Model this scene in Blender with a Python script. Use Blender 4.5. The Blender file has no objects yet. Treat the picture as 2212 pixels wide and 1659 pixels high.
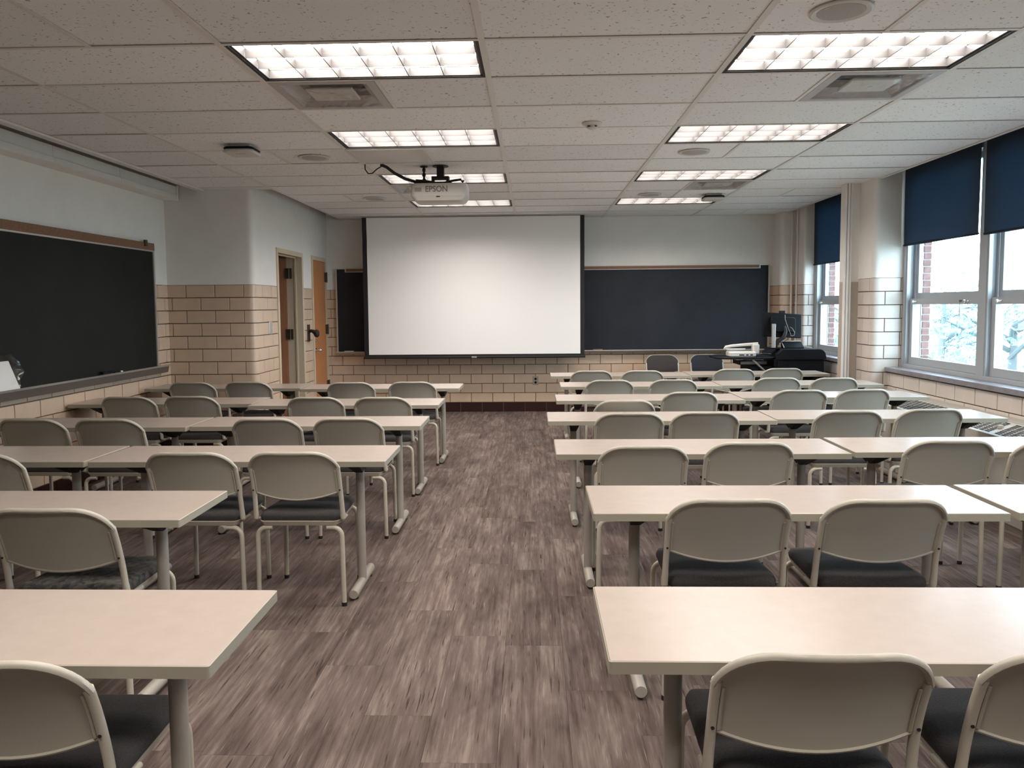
import bpy, math, random
from mathutils import Vector, Matrix
random.seed(7)
PI = math.pi
S = bpy.context.scene
COL = S.collection

# ------------------------------------------------------------------ camera
EYE = 1.50
cam_d = bpy.data.cameras.new('camera')
cam = bpy.data.objects.new('camera', cam_d)
COL.objects.link(cam)
rt = Vector((0.9994625741566858, 0.03162839462407421, -0.008614378305784511))
up = Vector((0.0062259204330198745, 0.07485266648401781, 0.997175168280375))
fw = Vector((-0.03218385891798936, 0.9966928930085417, -0.07461552285825468))
cam.matrix_world = Matrix(((rt.x, up.x, -fw.x, 0), (rt.y, up.y, -fw.y, 0), (rt.z, up.z, -fw.z, EYE), (0, 0, 0, 1)))
cam_d.sensor_fit = 'HORIZONTAL'
cam_d.sensor_width = 36.0
cam_d.lens = 1698.11 / 2212 * 36.0
cam_d.shift_x = 8.58 / 2212
cam_d.shift_y = -42.03 / 2212
cam_d.clip_start = 0.02
cam_d.clip_end = 300
S.camera = cam

# ------------------------------------------------------------------ world + exposure
SKY_STRENGTH = 12.5
SKY_COLOR = (0.74, 0.86, 1.0)
LAMP_STRENGTH = 29.0
LAMP_COLOR = (1.0, 0.912, 0.85)
w = bpy.data.worlds.new('daylight_sky')
S.world = w
w.use_nodes = True
bg = w.node_tree.nodes['Background']
bg.inputs['Color'].default_value = (*SKY_COLOR, 1)
bg.inputs['Strength'].default_value = SKY_STRENGTH
S.view_settings.view_transform = 'Standard'
S.view_settings.look = 'None'
S.view_settings.gamma = 1.0
S.view_settings.use_curve_mapping = False
S.view_settings.exposure = 0.0
S.cycles.use_denoising = True
S.cycles.max_bounces = 8
S.cycles.diffuse_bounces = 5
S.cycles.transparent_max_bounces = 12
S.cycles.sample_clamp_indirect = 6.0

# ------------------------------------------------------------------ room numbers (metres; camera at 0,0)
CEIL = 2.717
SLAB = 3.15
XL = -3.83          # left wall
YP = 8.15           # return wall facing the camera
XD = -2.91          # wall with the two doors
YW = 11.10          # front wall
YB = -2.40          # back wall
XE = 3.43           # right edge of hung ceiling
ROW = 0.1342        # block course
NROW = 13
TILE_TOP = ROW * NROW
TX0, TXW = -0.2295, 1.2192
TY0, TYW = 3.705, 0.6096

# ------------------------------------------------------------------ materials
MATS = {}


def mat(name, color, rough=0.6, metal=0.0, spec=0.5, noise=None, bump=None, trans=None):
    """noise=(scale, amount, stretch xyz, detail) multiplies the colour; bump=(scale, strength)"""
    m = bpy.data.materials.new(name)
    m.use_nodes = True
    nt = m.node_tree
    b = nt.nodes['Principled BSDF']
    b.inputs['Base Color'].default_value = (*color, 1)
    b.inputs['Roughness'].default_value = rough
    b.inputs['Metallic'].default_value = metal
    b.inputs['Specular IOR Level'].default_value = spec
    if noise or bump:
        tc = nt.nodes.new('ShaderNodeTexCoord')
    if noise:
        sc, amt, st, det = noise
        mp = nt.nodes.new('ShaderNodeMapping')
        mp.inputs['Scale'].default_value = st
        oi = nt.nodes.new('ShaderNodeObjectInfo')
        ad = nt.nodes.new('ShaderNodeVectorMath')
        ad.operation = 'MULTIPLY_ADD'
        cx = nt.nodes.new('ShaderNodeCombineXYZ')
        for i in range(3):
            nt.links.new(oi.outputs['Random'], cx.inputs[i])
        nt.links.new(cx.outputs[0], ad.inputs[0])
        ad.inputs[1].default_value = (17.3, 9.1, 5.7)
        nt.links.new(tc.outputs['Object'], ad.inputs[2])
        nt.links.new(ad.outputs[0], mp.inputs['Vector'])
        n = nt.nodes.new('ShaderNodeTexNoise')
        n.inputs['Scale'].default_value = sc
        n.inputs['Detail'].default_value = det
        n.inputs['Roughness'].default_value = 0.65
        nt.links.new(mp.outputs[0], n.inputs['Vector'])
        r = nt.nodes.new('ShaderNodeValToRGB')
        r.color_ramp.elements[0].position = 0.3
        r.color_ramp.elements[1].position = 0.7
        lo = [c * (1 - amt) for c in color]
        hi = [min(1, c * (1 + amt)) for c in color]
        r.color_ramp.elements[0].color = (*lo, 1)
        r.color_ramp.elements[1].color = (*hi, 1)
        nt.links.new(n.outputs['Fac'], r.inputs['Fac'])
        nt.links.new(r.outputs['Color'], b.inputs['Base Color'])
    if bump:
        n2 = nt.nodes.new('ShaderNodeTexNoise')
        n2.inputs['Scale'].default_value = bump[0]
        n2.inputs['Detail'].default_value = 4
        nt.links.new(tc.outputs['Object'], n2.inputs['Vector'])
        bp = nt.nodes.new('ShaderNodeBump')
        bp.inputs['Strength'].default_value = bump[1]
        bp.inputs['Distance'].default_value = 0.01
        nt.links.new(n2.outputs['Fac'], bp.inputs['Height'])
        nt.links.new(bp.outputs['Normal'], b.inputs['Normal'])
    MATS[name] = m
    return m


def emit(name, color, strength):
    m = bpy.data.materials.new(name)
    m.use_nodes = True
    nt = m.node_tree
    nt.nodes.remove(nt.nodes['Principled BSDF'])
    e = nt.nodes.new('ShaderNodeEmission')
    e.inputs['Color'].default_value = (*color, 1)
    e.inputs['Strength'].default_value = strength
    nt.links.new(e.outputs[0], nt.nodes['Material Output'].inputs['Surface'])
    MATS[name] = m
    return m


def glassy(name, tint, gloss=0.08, rough=0.02, bump=None, edge=0.5):
    m = bpy.data.materials.new(name)
    m.use_nodes = True
    nt = m.node_tree
    nt.nodes.remove(nt.nodes['Principled BSDF'])
    t = nt.nodes.new('ShaderNodeBsdfTransparent')
    t.inputs['Color'].default_value = (*tint, 1)
    g = nt.nodes.new('ShaderNodeBsdfGlossy')
    g.inputs['Roughness'].default_value = rough
    mx = nt.nodes.new('ShaderNodeMixShader')
    fr = nt.nodes.new('ShaderNodeLayerWeight')
    pw = nt.nodes.new('ShaderNodeMath')
    pw.operation = 'POWER'
    pw.inputs[1].default_value = 4.0
    nt.links.new(fr.outputs['Facing'], pw.inputs[0])
    mu = nt.nodes.new('ShaderNodeMath')
    mu.operation = 'MULTIPLY_ADD'
    mu.inputs[1].default_value = edge
    mu.inputs[2].default_value = gloss
    nt.links.new(pw.outputs[0], mu.inputs[0])
    nt.links.new(mu.outputs[0], mx.inputs[0])
    nt.links.new(t.outputs[0], mx.inputs[1])
    nt.links.new(g.outputs[0], mx.inputs[2])
    if bump:
        tc = nt.nodes.new('ShaderNodeTexCoord')
        n2 = nt.nodes.new('ShaderNodeTexNoise')
        n2.inputs['Scale'].default_value = bump[0]
        nt.links.new(tc.outputs['Object'], n2.inputs['Vector'])
        bp = nt.nodes.new('ShaderNodeBump')
        bp.inputs['Strength'].default_value = bump[1]
        nt.links.new(n2.outputs['Fac'], bp.inputs['Height'])
        nt.links.new(bp.outputs['Normal'], g.inputs['Normal'])
        nt.links.new(bp.outputs['Normal'], fr.inputs['Normal'])
    nt.links.new(mx.outputs[0], nt.nodes['Material Output'].inputs['Surface'])
    MATS[name] = m
    return m


def blind_mat():
    m = mat('blind_fabric', (0.010, 0.022, 0.034), 0.8, bump=(400, 0.05))
    nt = m.node_tree
    b = nt.nodes['Principled BSDF']
    t = nt.nodes.new('ShaderNodeBsdfTranslucent')
    t.inputs['Color'].default_value = (0.010, 0.046, 0.072, 1)
    ad = nt.nodes.new('ShaderNodeAddShader')
    nt.links.new(b.outputs[0], ad.inputs[0])
    nt.links.new(t.outputs[0], ad.inputs[1])
    nt.links.new(ad.outputs[0], nt.nodes['Material Output'].inputs['Surface'])
    return m


def tile_mat():
    """mineral fibre ceiling tile with short fissures"""
    m = bpy.data.materials.new('ceiling_tile_fibre')
    m.use_nodes = True
    nt = m.node_tree
    b = nt.nodes['Principled BSDF']
    b.inputs['Roughness'].default_value = 0.95
    b.inputs['Specular IOR Level'].default_value = 0.1
    tc = nt.nodes.new('ShaderNodeTexCoord')
    oi = nt.nodes.new('ShaderNodeObjectInfo')
    cx = nt.nodes.new('ShaderNodeCombineXYZ')
    for i in range(3):
        nt.links.new(oi.outputs['Random'], cx.inputs[i])
    ad = nt.nodes.new('ShaderNodeVectorMath')
    ad.operation = 'MULTIPLY_ADD'
    ad.inputs[1].default_value = (11, 7, 3)
    nt.links.new(cx.outputs[0], ad.inputs[0])
    nt.links.new(tc.outputs['Object'], ad.inputs[2])
    v = nt.nodes.new('ShaderNodeTexNoise')
    v.inputs['Scale'].default_value = 62
    v.inputs['Detail'].default_value = 1.5
    v.inputs['Distortion'].default_value = 0.6
    nt.links.new(ad.outputs[0], v.inputs['Vector'])
    r = nt.nodes.new('ShaderNodeValToRGB')
    r.color_ramp.elements[0].position = 0.285
    r.color_ramp.elements[0].color = (0.34, 0.32, 0.30, 1)
    r.color_ramp.elements[1].position = 0.345
    r.color_ramp.elements[1].color = (0.84, 0.84, 0.825, 1)
    nt.links.new(v.outputs['Fac'], r.inputs['Fac'])
    hs = nt.nodes.new('ShaderNodeHueSaturation')
    mr = nt.nodes.new('ShaderNodeMapRange')
    mr.inputs['To Min'].default_value = 0.93
    mr.inputs['To Max'].default_value = 1.05
    nt.links.new(oi.outputs['Random'], mr.inputs['Value'])
    nt.links.new(mr.outputs[0], hs.inputs['Value'])
    nt.links.new(r.outputs['Color'], hs.inputs['Color'])
    nt.links.new(hs.outputs[0], b.inputs['Base Color'])
    MATS['ceil_tile'] = m
    return m


def carpet_mat():
    """grey brown woven plank: long streaks, dashes and worn patches, different on each plank"""
    m = bpy.data.materials.new('carpet_plank_weave')
    m.use_nodes = True
    nt = m.node_tree
    L = nt.links.new
    b = nt.nodes['Principled BSDF']
    b.inputs['Roughness'].default_value = 0.95
    b.inputs['Specular IOR Level'].default_value = 0.15
    tc = nt.nodes.new('ShaderNodeTexCoord')
    oi = nt.nodes.new('ShaderNodeObjectInfo')
    cx = nt.nodes.new('ShaderNodeCombineXYZ')
    for i in range(3):
        L(oi.outputs['Random'], cx.inputs[i])
    ad = nt.nodes.new('ShaderNodeVectorMath')
    ad.operation = 'MULTIPLY_ADD'
    ad.inputs[1].default_value = (31, 57, 11)
    L(cx.outputs[0], ad.inputs[0])
    L(tc.outputs['Object'], ad.inputs[2])

    def noise(scale, stretch, detail, dist=0.0):
        mp = nt.nodes.new('ShaderNodeMapping')
        mp.inputs['Scale'].default_value = stretch
        L(ad.outputs[0], mp.inputs['Vector'])
        n = nt.nodes.new('ShaderNodeTexNoise')
        n.inputs['Scale'].default_value = scale
        n.inputs['Detail'].default_value = detail
        n.inputs['Roughness'].default_value = 0.7
        n.inputs['Distortion'].default_value = dist
        L(mp.outputs[0], n.inputs['Vector'])
        return n
    streak = noise(1.0, (46, 2.2, 1), 5)
    patch = noise(1.0, (7, 1.5, 1), 3, 0.5)
    dash = noise(1.0, (90, 3.6, 1), 2)
    r1 = nt.nodes.new('ShaderNodeValToRGB')
    e = r1.color_ramp.elements
    e[0].position = 0.36
    e[0].color = (0.058, 0.042, 0.036, 1)
    e[1].position = 0.66
    e[1].color = (0.212, 0.172, 0.149, 1)
    k = e.new(0.52)
    k.color = (0.122, 0.092, 0.081, 1)
    mixf = nt.nodes.new('ShaderNodeMix')
    mixf.data_type = 'FLOAT'
    mixf.inputs[0].default_value = 0.52
    L(streak.outputs['Fac'], mixf.inputs[2])
    L(patch.outputs['Fac'], mixf.inputs[3])
    L(mixf.outputs[0], r1.inputs['Fac'])
    r2 = nt.nodes.new('ShaderNodeValToRGB')
    r2.color_ramp.elements[0].position = 0.64
    r2.color_ramp.elements[0].color = (0, 0, 0, 1)
    r2.color_ramp.elements[1].position = 0.80
    r2.color_ramp.elements[1].color = (1, 1, 1, 1)
    L(dash.outputs['Fac'], r2.inputs['Fac'])
    r3 = nt.nodes.new('ShaderNodeValToRGB')
    r3.color_ramp.elements[0].position = 0.30
    r3.color_ramp.elements[0].color = (1, 1, 1, 1)
    r3.color_ramp.elements[1].position = 0.37
    r3.color_ramp.elements[1].color = (0, 0, 0, 1)
    L(dash.outputs['Fac'], r3.inputs['Fac'])
    m1 = nt.nodes.new('ShaderNodeMix')
    m1.data_type = 'RGBA'
    m1.inputs[7].default_value = (0.27, 0.225, 0.195, 1)
    L(r2.outputs['Color'], m1.inputs[0])
    L(r1.outputs['Color'], m1.inputs[6])
    m2 = nt.nodes.new('ShaderNodeMix')
    m2.data_type = 'RGBA'
    m2.inputs[7].default_value = (0.040, 0.028, 0.024, 1)
    L(r3.outputs['Color'], m2.inputs[0])
    L(m1.outputs[2], m2.inputs[6])
    hs = nt.nodes.new('ShaderNodeHueSaturation')
    mr = nt.nodes.new('ShaderNodeMapRange')
    mr.inputs['To Min'].default_value = 0.90
    mr.inputs['To Max'].default_value = 1.10
    L(oi.outputs['Random'], mr.inputs['Value'])
    L(mr.outputs[0], hs.inputs['Value'])
    L(m2.outputs[2], hs.inputs['Color'])
    L(hs.outputs[0], b.inputs['Base Color'])
    fine = noise(1.0, (500, 160, 1), 2)
    bp = nt.nodes.new('ShaderNodeBump')
    bp.inputs['Strength'].default_value = 0.35
    bp.inputs['Distance'].default_value = 0.004
    L(fine.outputs['Fac'], bp.inputs['Height'])
    L(bp.outputs['Normal'], b.inputs['Normal'])
    MATS['carpet'] = m
    return m


mat('plaster', (0.78, 0.76, 0.71), 0.75, noise=(3, 0.03, (1, 1, 1), 3))
mat('mortar', (0.16, 0.115, 0.08), 0.95)
mat('block', (0.61, 0.455, 0.33), 0.28, noise=(6, 0.06, (1, 1, 1), 3))
mat('block_white', (0.60, 0.545, 0.49), 0.28, noise=(6, 0.05, (1, 1, 1), 3))
mat('block_base', (0.03, 0.012, 0.011), 0.25)
mat('tan_paint', (0.46, 0.405, 0.335), 0.5)
mat('slab', (0.35, 0.34, 0.32), 0.9)
tile_mat()
mat('grid_metal', (0.72, 0.69, 0.64), 0.5)
carpet_mat()
mat('trim_cream', (0.60, 0.50, 0.36), 0.5)
mat('door_wood', (0.50, 0.205, 0.075), 0.4, noise=(5, 0.18, (9, 9, 0.7), 4))
mat('door_wood_dark', (0.42, 0.19, 0.10), 0.45, noise=(5, 0.2, (9, 9, 0.7), 4))
mat('bronze', (0.10, 0.075, 0.055), 0.45, 0.6)
mat('chrome', (0.75, 0.74, 0.72), 0.22, 1.0)
mat('alu', (0.62, 0.61, 0.58), 0.38, 0.8)
mat('slate_black', (0.016, 0.018, 0.024), 0.6, spec=0.3, noise=(2.5, 0.25, (1, 1, 1), 5))
mat('slate_green', (0.010, 0.012, 0.010), 0.6, spec=0.22, noise=(2.5, 0.25, (1, 1, 1), 5))
mat('cork', (0.235, 0.125, 0.075), 0.9, noise=(90, 0.3, (1, 1, 1), 3))
mat('screen_white', (0.90, 0.88, 0.85), 0.85)
mat('matte_black', (0.008, 0.008, 0.009), 0.6)
mat('soft_black', (0.008, 0.009, 0.011), 0.5, spec=0.12)
mat('desk_black', (0.010, 0.012, 0.016), 0.55, spec=0.15, noise=(3, 0.2, (1, 1, 1), 3))
mat('laminate', (0.39, 0.332, 0.288), 0.27, spec=0.7, noise=(16, 0.035, (1, 1.0, 1), 5))
mat('edge_band', (0.33, 0.305, 0.24), 0.45)
mat('leg_metal', (0.35, 0.32, 0.275), 0.42, noise=(120, 0.03, (1, 1, 1), 2))
mat('chair_shell', (0.40, 0.375, 0.31), 0.46, bump=(350, 0.08))
mat('chair_frame', (0.47, 0.435, 0.355), 0.42)
mat('fabric_charcoal', (0.036, 0.033, 0.032), 0.95, noise=(260, 0.45, (1, 1, 1), 3), bump=(300, 0.3))
mat('fabric_brown', (0.044, 0.037, 0.033), 0.95, noise=(260, 0.35, (1, 1, 1), 3), bump=(300, 0.3))
mat('fabric_navy', (0.020, 0.022, 0.028), 0.95, noise=(260, 0.35, (1, 1, 1), 3), bump=(300, 0.3))
mat('rubber', (0.01, 0.01, 0.01), 0.7)
mat('white_plastic', (0.62, 0.60, 0.56), 0.42)
mat('grey_print', (0.20, 0.19, 0.18), 0.6)
mat('grey_plate', (0.34, 0.33, 0.31), 0.5)
mat('speaker_grille', (0.42, 0.39, 0.36), 0.8, noise=(400, 0.2, (1, 1, 1), 1))
mat('diffuser_grey', (0.46, 0.43, 0.42), 0.45)
mat('diffuser_dark', (0.10, 0.10, 0.10), 0.6)
glassy('film', (0.95, 0.95, 0.95), 0.05, 0.08, bump=(9, 0.9), edge=0.22)
glassy('glass', (0.90, 0.97, 0.98), 0.0, 0.01)
mat('window_alu', (0.42, 0.45, 0.47), 0.45, 0.3)
mat('stone_sill', (0.21, 0.20, 0.22), 0.3, noise=(14, 0.2, (1, 1, 1), 4))
mat('heater_cream', (0.46, 0.43, 0.38), 0.45)
mat('heater_dark', (0.02, 0.02, 0.022), 0.8)
blind_mat()
mat('brick_red', (0.20, 0.11, 0.10), 0.9, noise=(12, 0.3, (1, 1, 1), 3))
mat('brick_mortar', (0.50, 0.46, 0.42), 0.95)
mat('tray_brown', (0.10, 0.075, 0.06), 0.6)
mat('paper', (0.82, 0.80, 0.76), 0.8)
mat('leaf', (0.19, 0.36, 0.33), 0.6, noise=(0.6, 0.35, (1, 1, 1), 2))
mat('bark', (0.15, 0.165, 0.17), 0.9)
mat('lawn', (0.24, 0.25, 0.22), 0.95, noise=(0.4, 0.3, (1, 1, 1), 4))
emit('lamp_glow', LAMP_COLOR, LAMP_STRENGTH)
mat('lamp_white', (0.80, 0.77, 0.74), 0.35)
mat('louver_satin', (0.072, 0.070, 0.069), 0.4, spec=0.3)
M = MATS


def mosaic_mat():
    m = mat('fabric_mosaic', (0.05, 0.05, 0.045), 0.95)
    nt = m.node_tree
    tc = nt.nodes.new('ShaderNodeTexCoord')
    v = nt.nodes.new('ShaderNodeTexVoronoi')
    v.inputs['Scale'].default_value = 60
    r = nt.nodes.new('ShaderNodeValToRGB')
    r.color_ramp.elements[0].color = (0.012, 0.012, 0.013, 1)
    r.color_ramp.elements[1].color = (0.11, 0.10, 0.085, 1)
    nt.links.new(tc.outputs['Object'], v.inputs['Vector'])
    nt.links.new(v.outputs['Color'], r.inputs['Fac'])
    nt.links.new(r.outputs['Color'], nt.nodes['Principled BSDF'].inputs['Base Color'])


mosaic_mat()

# ------------------------------------------------------------------ mesh helpers


class MB:
    def __init__(self):
        self.v = []
        self.f = []
        self.mi = []
        self.cur = 0

    def add(self, verts, faces):
        o = len(self.v)
        self.v += [tuple(p) for p in verts]
        self.f += [tuple(i + o for i in f) for f in faces]
        self.mi += [self.cur] * len(faces)
        return self

    def box(self, x0, x1, y0, y1, z0, z1):
        v = [(x0, y0, z0), (x1, y0, z0), (x1, y1, z0), (x0, y1, z0), (x0, y0, z1), (x1, y0, z1), (x1, y1, z1), (x0, y1, z1)]
        return self.add(v, [(0, 3, 2, 1), (4, 5, 6, 7), (0, 1, 5, 4), (1, 2, 6, 5), (2, 3, 7, 6), (3, 0, 4, 7)])

    def loft(self, rings, cap0=True, cap1=True, closed=True):
        n = len(rings[0])
        v = [p for r in rings for p in r]
        f = []
        for a in range(len(rings) - 1):
            for i in range(n if closed else n - 1):
                j = (i + 1) % n
                f.append((a * n + i, a * n + j, (a + 1) * n + j, (a + 1) * n + i))
        if cap0:
            f.append(tuple(range(n - 1, -1, -1)))
        if cap1:
            f.append(tuple((len(rings) - 1) * n + i for i in range(n)))
        return self.add(v, f)

    def tube(self, path, r, n=10, cap=True, flat=1.0):
        pts = [Vector(p) for p in path]
        rings = []
        prev = None
        for i, p in enumerate(pts):
            t = (pts[min(i + 1, len(pts) - 1)] - pts[max(i - 1, 0)]).normalized()
            if prev is None:
                a = Vector((0, 0, 1)) if abs(t.z) < 0.9 else Vector((1, 0, 0))
                u = t.cross(a).normalized()
            else:
                u = (prev - t * prev.dot(t)).normalized()
            prev = u
            vv = t.cross(u)
            rr = r[i] if isinstance(r, (list, tuple)) else r
            rings.append([p + u * (math.cos(2 * PI * k / n) * rr) + vv * (math.sin(2 * PI * k / n) * rr * flat) for k in range(n)])
        return self.loft(rings, cap, cap)

    def lathe(self, prof, n=20, c=(0, 0, 0), axis='z'):
        rings = []
        for r, z in prof:
            ring = []
            for k in range(n):
                a = 2 * PI * k / n
                x, y = r * math.cos(a), r * math.sin(a)
                if axis == 'z':
                    p = (x + c[0], y + c[1], z + c[2])
                elif axis == 'y':
                    p = (x + c[0], z + c[1], y + c[2])
                else:
                    p = (z + c[0], x + c[1], y + c[2])
                ring.append(p)
            rings.append(ring)
        return self.loft(rings)

    def rprism(self, poly, z0, z1, ch=0.0, fn=None):
        """extrude a convex xy polygon with chamfered top and bottom edges"""
        n = len(poly)
        cx = sum(p[0] for p in poly) / n
        cy = sum(p[1] for p in poly) / n

        def ins(d):
            out = []
            for i in range(n):
                p0, p1, p2 = Vector(poly[i - 1]), Vector(poly[i]), Vector(poly[(i + 1) % n])
                e1, e2 = (p1 - p0).normalized(), (p2 - p1).normalized()
                nn = (Vector((-e1.y, e1.x)) + Vector((-e2.y, e2.x)))
                if nn.length < 1e-6:
                    nn = Vector((cx, cy)) - p1
                nn.normalize()
                out.append(p1 + nn * d)
            return out
        if ch > 0:
            lv = [(z0, ch), (z0 + ch, 0), (z1 - ch, 0), (z1, ch)]
        else:
            lv = [(z0, 0), (z1, 0)]
        rings = [[(p.x, p.y, z) for p in ins(d)] for z, d in lv]
        if fn:
            rings = [[fn(p) for p in r] for r in rings]
        return self.loft(rings)

    def map(self, fn):
        self.v = [tuple(fn(Vector(p))) for p in self.v]
        return self

    def mesh(self, name, mats, smooth=None):
        me = bpy.data.meshes.new(name)
        me.from_pydata(self.v, [], self.f)
        ms = mats if isinstance(mats, (list, tuple)) else [mats]
        for m in ms:
            me.materials.append(M[m] if isinstance(m, str) else m)
        if len(ms) > 1:
            me.polygons.foreach_set('material_index', self.mi)
        if smooth:
            me.polygons.foreach_set('use_smooth', [True] * len(me.polygons))
            me.update()
            me.set_sharp_from_angle(angle=math.radians(smooth))
        me.update()
        return me

    def build(self, name, mats, parent=None, smooth=None, loc=None):
        return link(name, self.mesh(name, mats, smooth), parent, loc)


def rrect(x0, x1, y0, y1, r, seg=4):
    out = []
    for cx, cy, a0 in ((x1 - r, y0 + r, -90), (x1 - r, y1 - r, 0), (x0 + r, y1 - r, 90), (x0 + r, y0 + r, 180)):
        for k in range(seg + 1):
            a = math.radians(a0 + 90 * k / seg)
            out.append((cx + r * math.cos(a), cy + r * math.sin(a)))
    return out


def link(name, data, parent=None, loc=None, rotz=None):
    o = bpy.data.objects.new(name, data)
    COL.objects.link(o)
    if parent:
        o.parent = parent
    if loc is not None:
        o.location = loc
    if rotz is not None:
        o.rotation_euler = (0, 0, rotz)
    return o


def tag(o, label, cat, group=None, kind=None):
    o['label'] = label
    o['category'] = cat
    if group:
        o['group'] = group
    if kind:
        o['kind'] = kind
    return o


def thing(name, label, cat, loc=(0, 0, 0), rotz=0, group=None):
    return tag(link(name, None, None, loc, rotz), label, cat, group)


def bx(name, m, parent, x0, x1, y0, y1, z0, z1, smooth=None):
    return MB().box(x0, x1, y0, y1, z0, z1).build(name, m, parent, smooth)


def cbox(x0, x1, y0, y1, z0, z1, r=0.005, ch=0.003, seg=2):
    return MB().rprism(rrect(x0, x1, y0, y1, r, seg), z0, z1, ch)


def arc_path(p0, corner, p1, r, seg=6):
    """polyline p0 -> corner (rounded by r) -> p1"""
    p0, c, p1 = Vector(p0), Vector(corner), Vector(p1)
    d0, d1 = (p0 - c).normalized(), (p1 - c).normalized()
    out = [p0]
    a, b = c + d0 * r, c + d1 * r
    for k in range(seg + 1):
        t = k / seg
        out.append((1 - t) ** 2 * a + 2 * t * (1 - t) * c + t * t * b)
    out.append(p1)
    return out


# ------------------------------------------------------------------ glazed block walls
_block_cache = {}


def course_name(i):
    return 'block'


class Path2:
    def __init__(self, pts):
        self.p = [Vector(q) for q in pts]
        self.s = [0.0]
        for a, b in zip(self.p, self.p[1:]):
            self.s.append(self.s[-1] + (b - a).length)
        self.len = self.s[-1]

    def at(self, s):
        s = min(max(s, 0), self.len)
        for i in range(len(self.p) - 1):
            if s <= self.s[i + 1] + 1e-9:
                t = (s - self.s[i]) / max(1e-9, self.s[i + 1] - self.s[i])
                return self.p[i].lerp(self.p[i + 1], t), i
        return self.p[-1], len(self.p) - 2

    def dirn(self, i):
        return (self.p[i + 1] - self.p[i]).normalized()

    def inner(self, a, b):
        return [i for i, s in enumerate(self.s) if a + 1e-6 < s < b - 1e-6]


def right(d):
    return Vector((d.y, -d.x))


def offset_poly(path, pts_s, off):
    out = []
    for s in pts_s:
        p, i = path.at(s)
        j = i
        k = [q for q, ss in enumerate(path.s) if abs(ss - s) < 1e-6 and 0 < q < len(path.p) - 1]
        if k:
            n = right(path.dirn(k[0] - 1)) + right(path.dirn(k[0]))
            n = n / max(0.2, n.length_squared) * 2
            out.append(p + n * off)
        else:
            out.append(p + right(path.dirn(j)) * off)
    return out


def wall_shell(name, pts, label, z0=0.0, z1=SLAB, tiled=True, upper='plaster', thick=0.10):
    """wall body following a plan path; the room lies on the right of the path"""
    path = Path2(pts)
    mb = MB()
    ss = path.s
    back = offset_poly(path, ss, -thick)

    def strip(off, za, zb):
        fr = offset_poly(path, ss, off)
        rings = [[(f.x, f.y, za), (f.x, f.y, zb), (b.x, b.y, zb), (b.x, b.y, za)] for f, b in zip(fr, back)]
        mb.loft(rings)
    if tiled:
        mb.cur = 0
        strip(0.0, z0, TILE_TOP)
        mb.cur = 1
        strip(0.010, TILE_TOP, z1)
    else:
        mb.cur = 1
        strip(0.010, z0, z1)
    o = mb.build(name, ['mortar', upper], None, 35)
    tag(o, label, 'wall', kind='structure')
    return o, path


def blocks(wall, path, off0=0.0, rows=range(NROW), skip=None, white=False, span=None, L=0.3048, t=0.012, j=0.0085):
    n = 0
    for r in rows:
        za, zb = r * ROW + j / 2, (r + 1) * ROW - j / 2
        s = -off0 - (L / 2 if r % 2 else 0)
        lim = span(r) if span else [(0, path.len)]
        while s < path.len:
            for lo, hi in lim:
                a, b = max(s, lo) + j / 2, min(s + L, hi) - j / 2
                if b - a < 0.02:
                    continue
                if skip and skip(r, a, b):
                    continue
                m = 'block_base' if r == 0 else ('block_white' if white else 'block')
                inner = path.inner(a, b)
                corners = [i for i in inner]
                if not corners:
                    p, i = path.at((a + b) / 2)
                    d = path.dirn(i)
                    key = (round(b - a, 3), m)
                    if key not in _block_cache:
                        h = (b - a) / 2
                        mb = MB()
                        zz = (zb - za) / 2
                        e = 0.002
                        v = [(-h, 0, -zz), (h, 0, -zz), (h, 0, zz), (-h, 0, zz), (-h, -t + e, -zz), (h, -t + e, -zz), (h, -t + e, zz), (-h, -t + e, zz),
                             (-h + e, -t, -zz + e), (h - e, -t, -zz + e), (h - e, -t, zz - e), (-h + e, -t, zz - e)]
                        mb.add(v, [(0, 4, 5, 1), (1, 5, 6, 2), (2, 6, 7, 3), (3, 7, 4, 0), (4, 8, 9, 5), (5, 9, 10, 6), (6, 10, 11, 7), (7, 11, 8, 4), (8, 11, 10, 9)])
                        # fix winding so the face looks outward (-y local)
                        mb.f = [tuple(reversed(f)) for f in mb.f]
                        _block_cache[key] = mb.mesh('block', m)
                    o = link('block', _block_cache[key], wall, (p.x, p.y, (za + zb) / 2), math.atan2(d.y, d.x))
                else:
                    ss = [a] + [path.s[i] for i in corners] + [b]
                    fr = offset_poly(path, ss, t)
                    bk = offset_poly(path, ss, 0.0)
                    rings = [[(f.x, f.y, za), (f.x, f.y, zb), (q.x, q.y, zb), (q.x, q.y, za)] for f, q in zip(fr, bk)]
                    MB().loft(rings).build('block', m, wall, 35)
                n += 1
            s += L
    return n


# left wall with the chalkboard
BZ0, BZ1 = 0.91, 2.15       # side chalkboard
wl, pl = wall_shell('wall_left', [(XL, YB), (XL, YP)], 'long left wall, white paint above tan glazed block')
blocks(wl, pl, 0.05, skip=lambda r, a, b: (a + YB < 2.2) or (r * ROW > BZ0 and (r + 1) * ROW < BZ1 and b + YB < 7.68))
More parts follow.
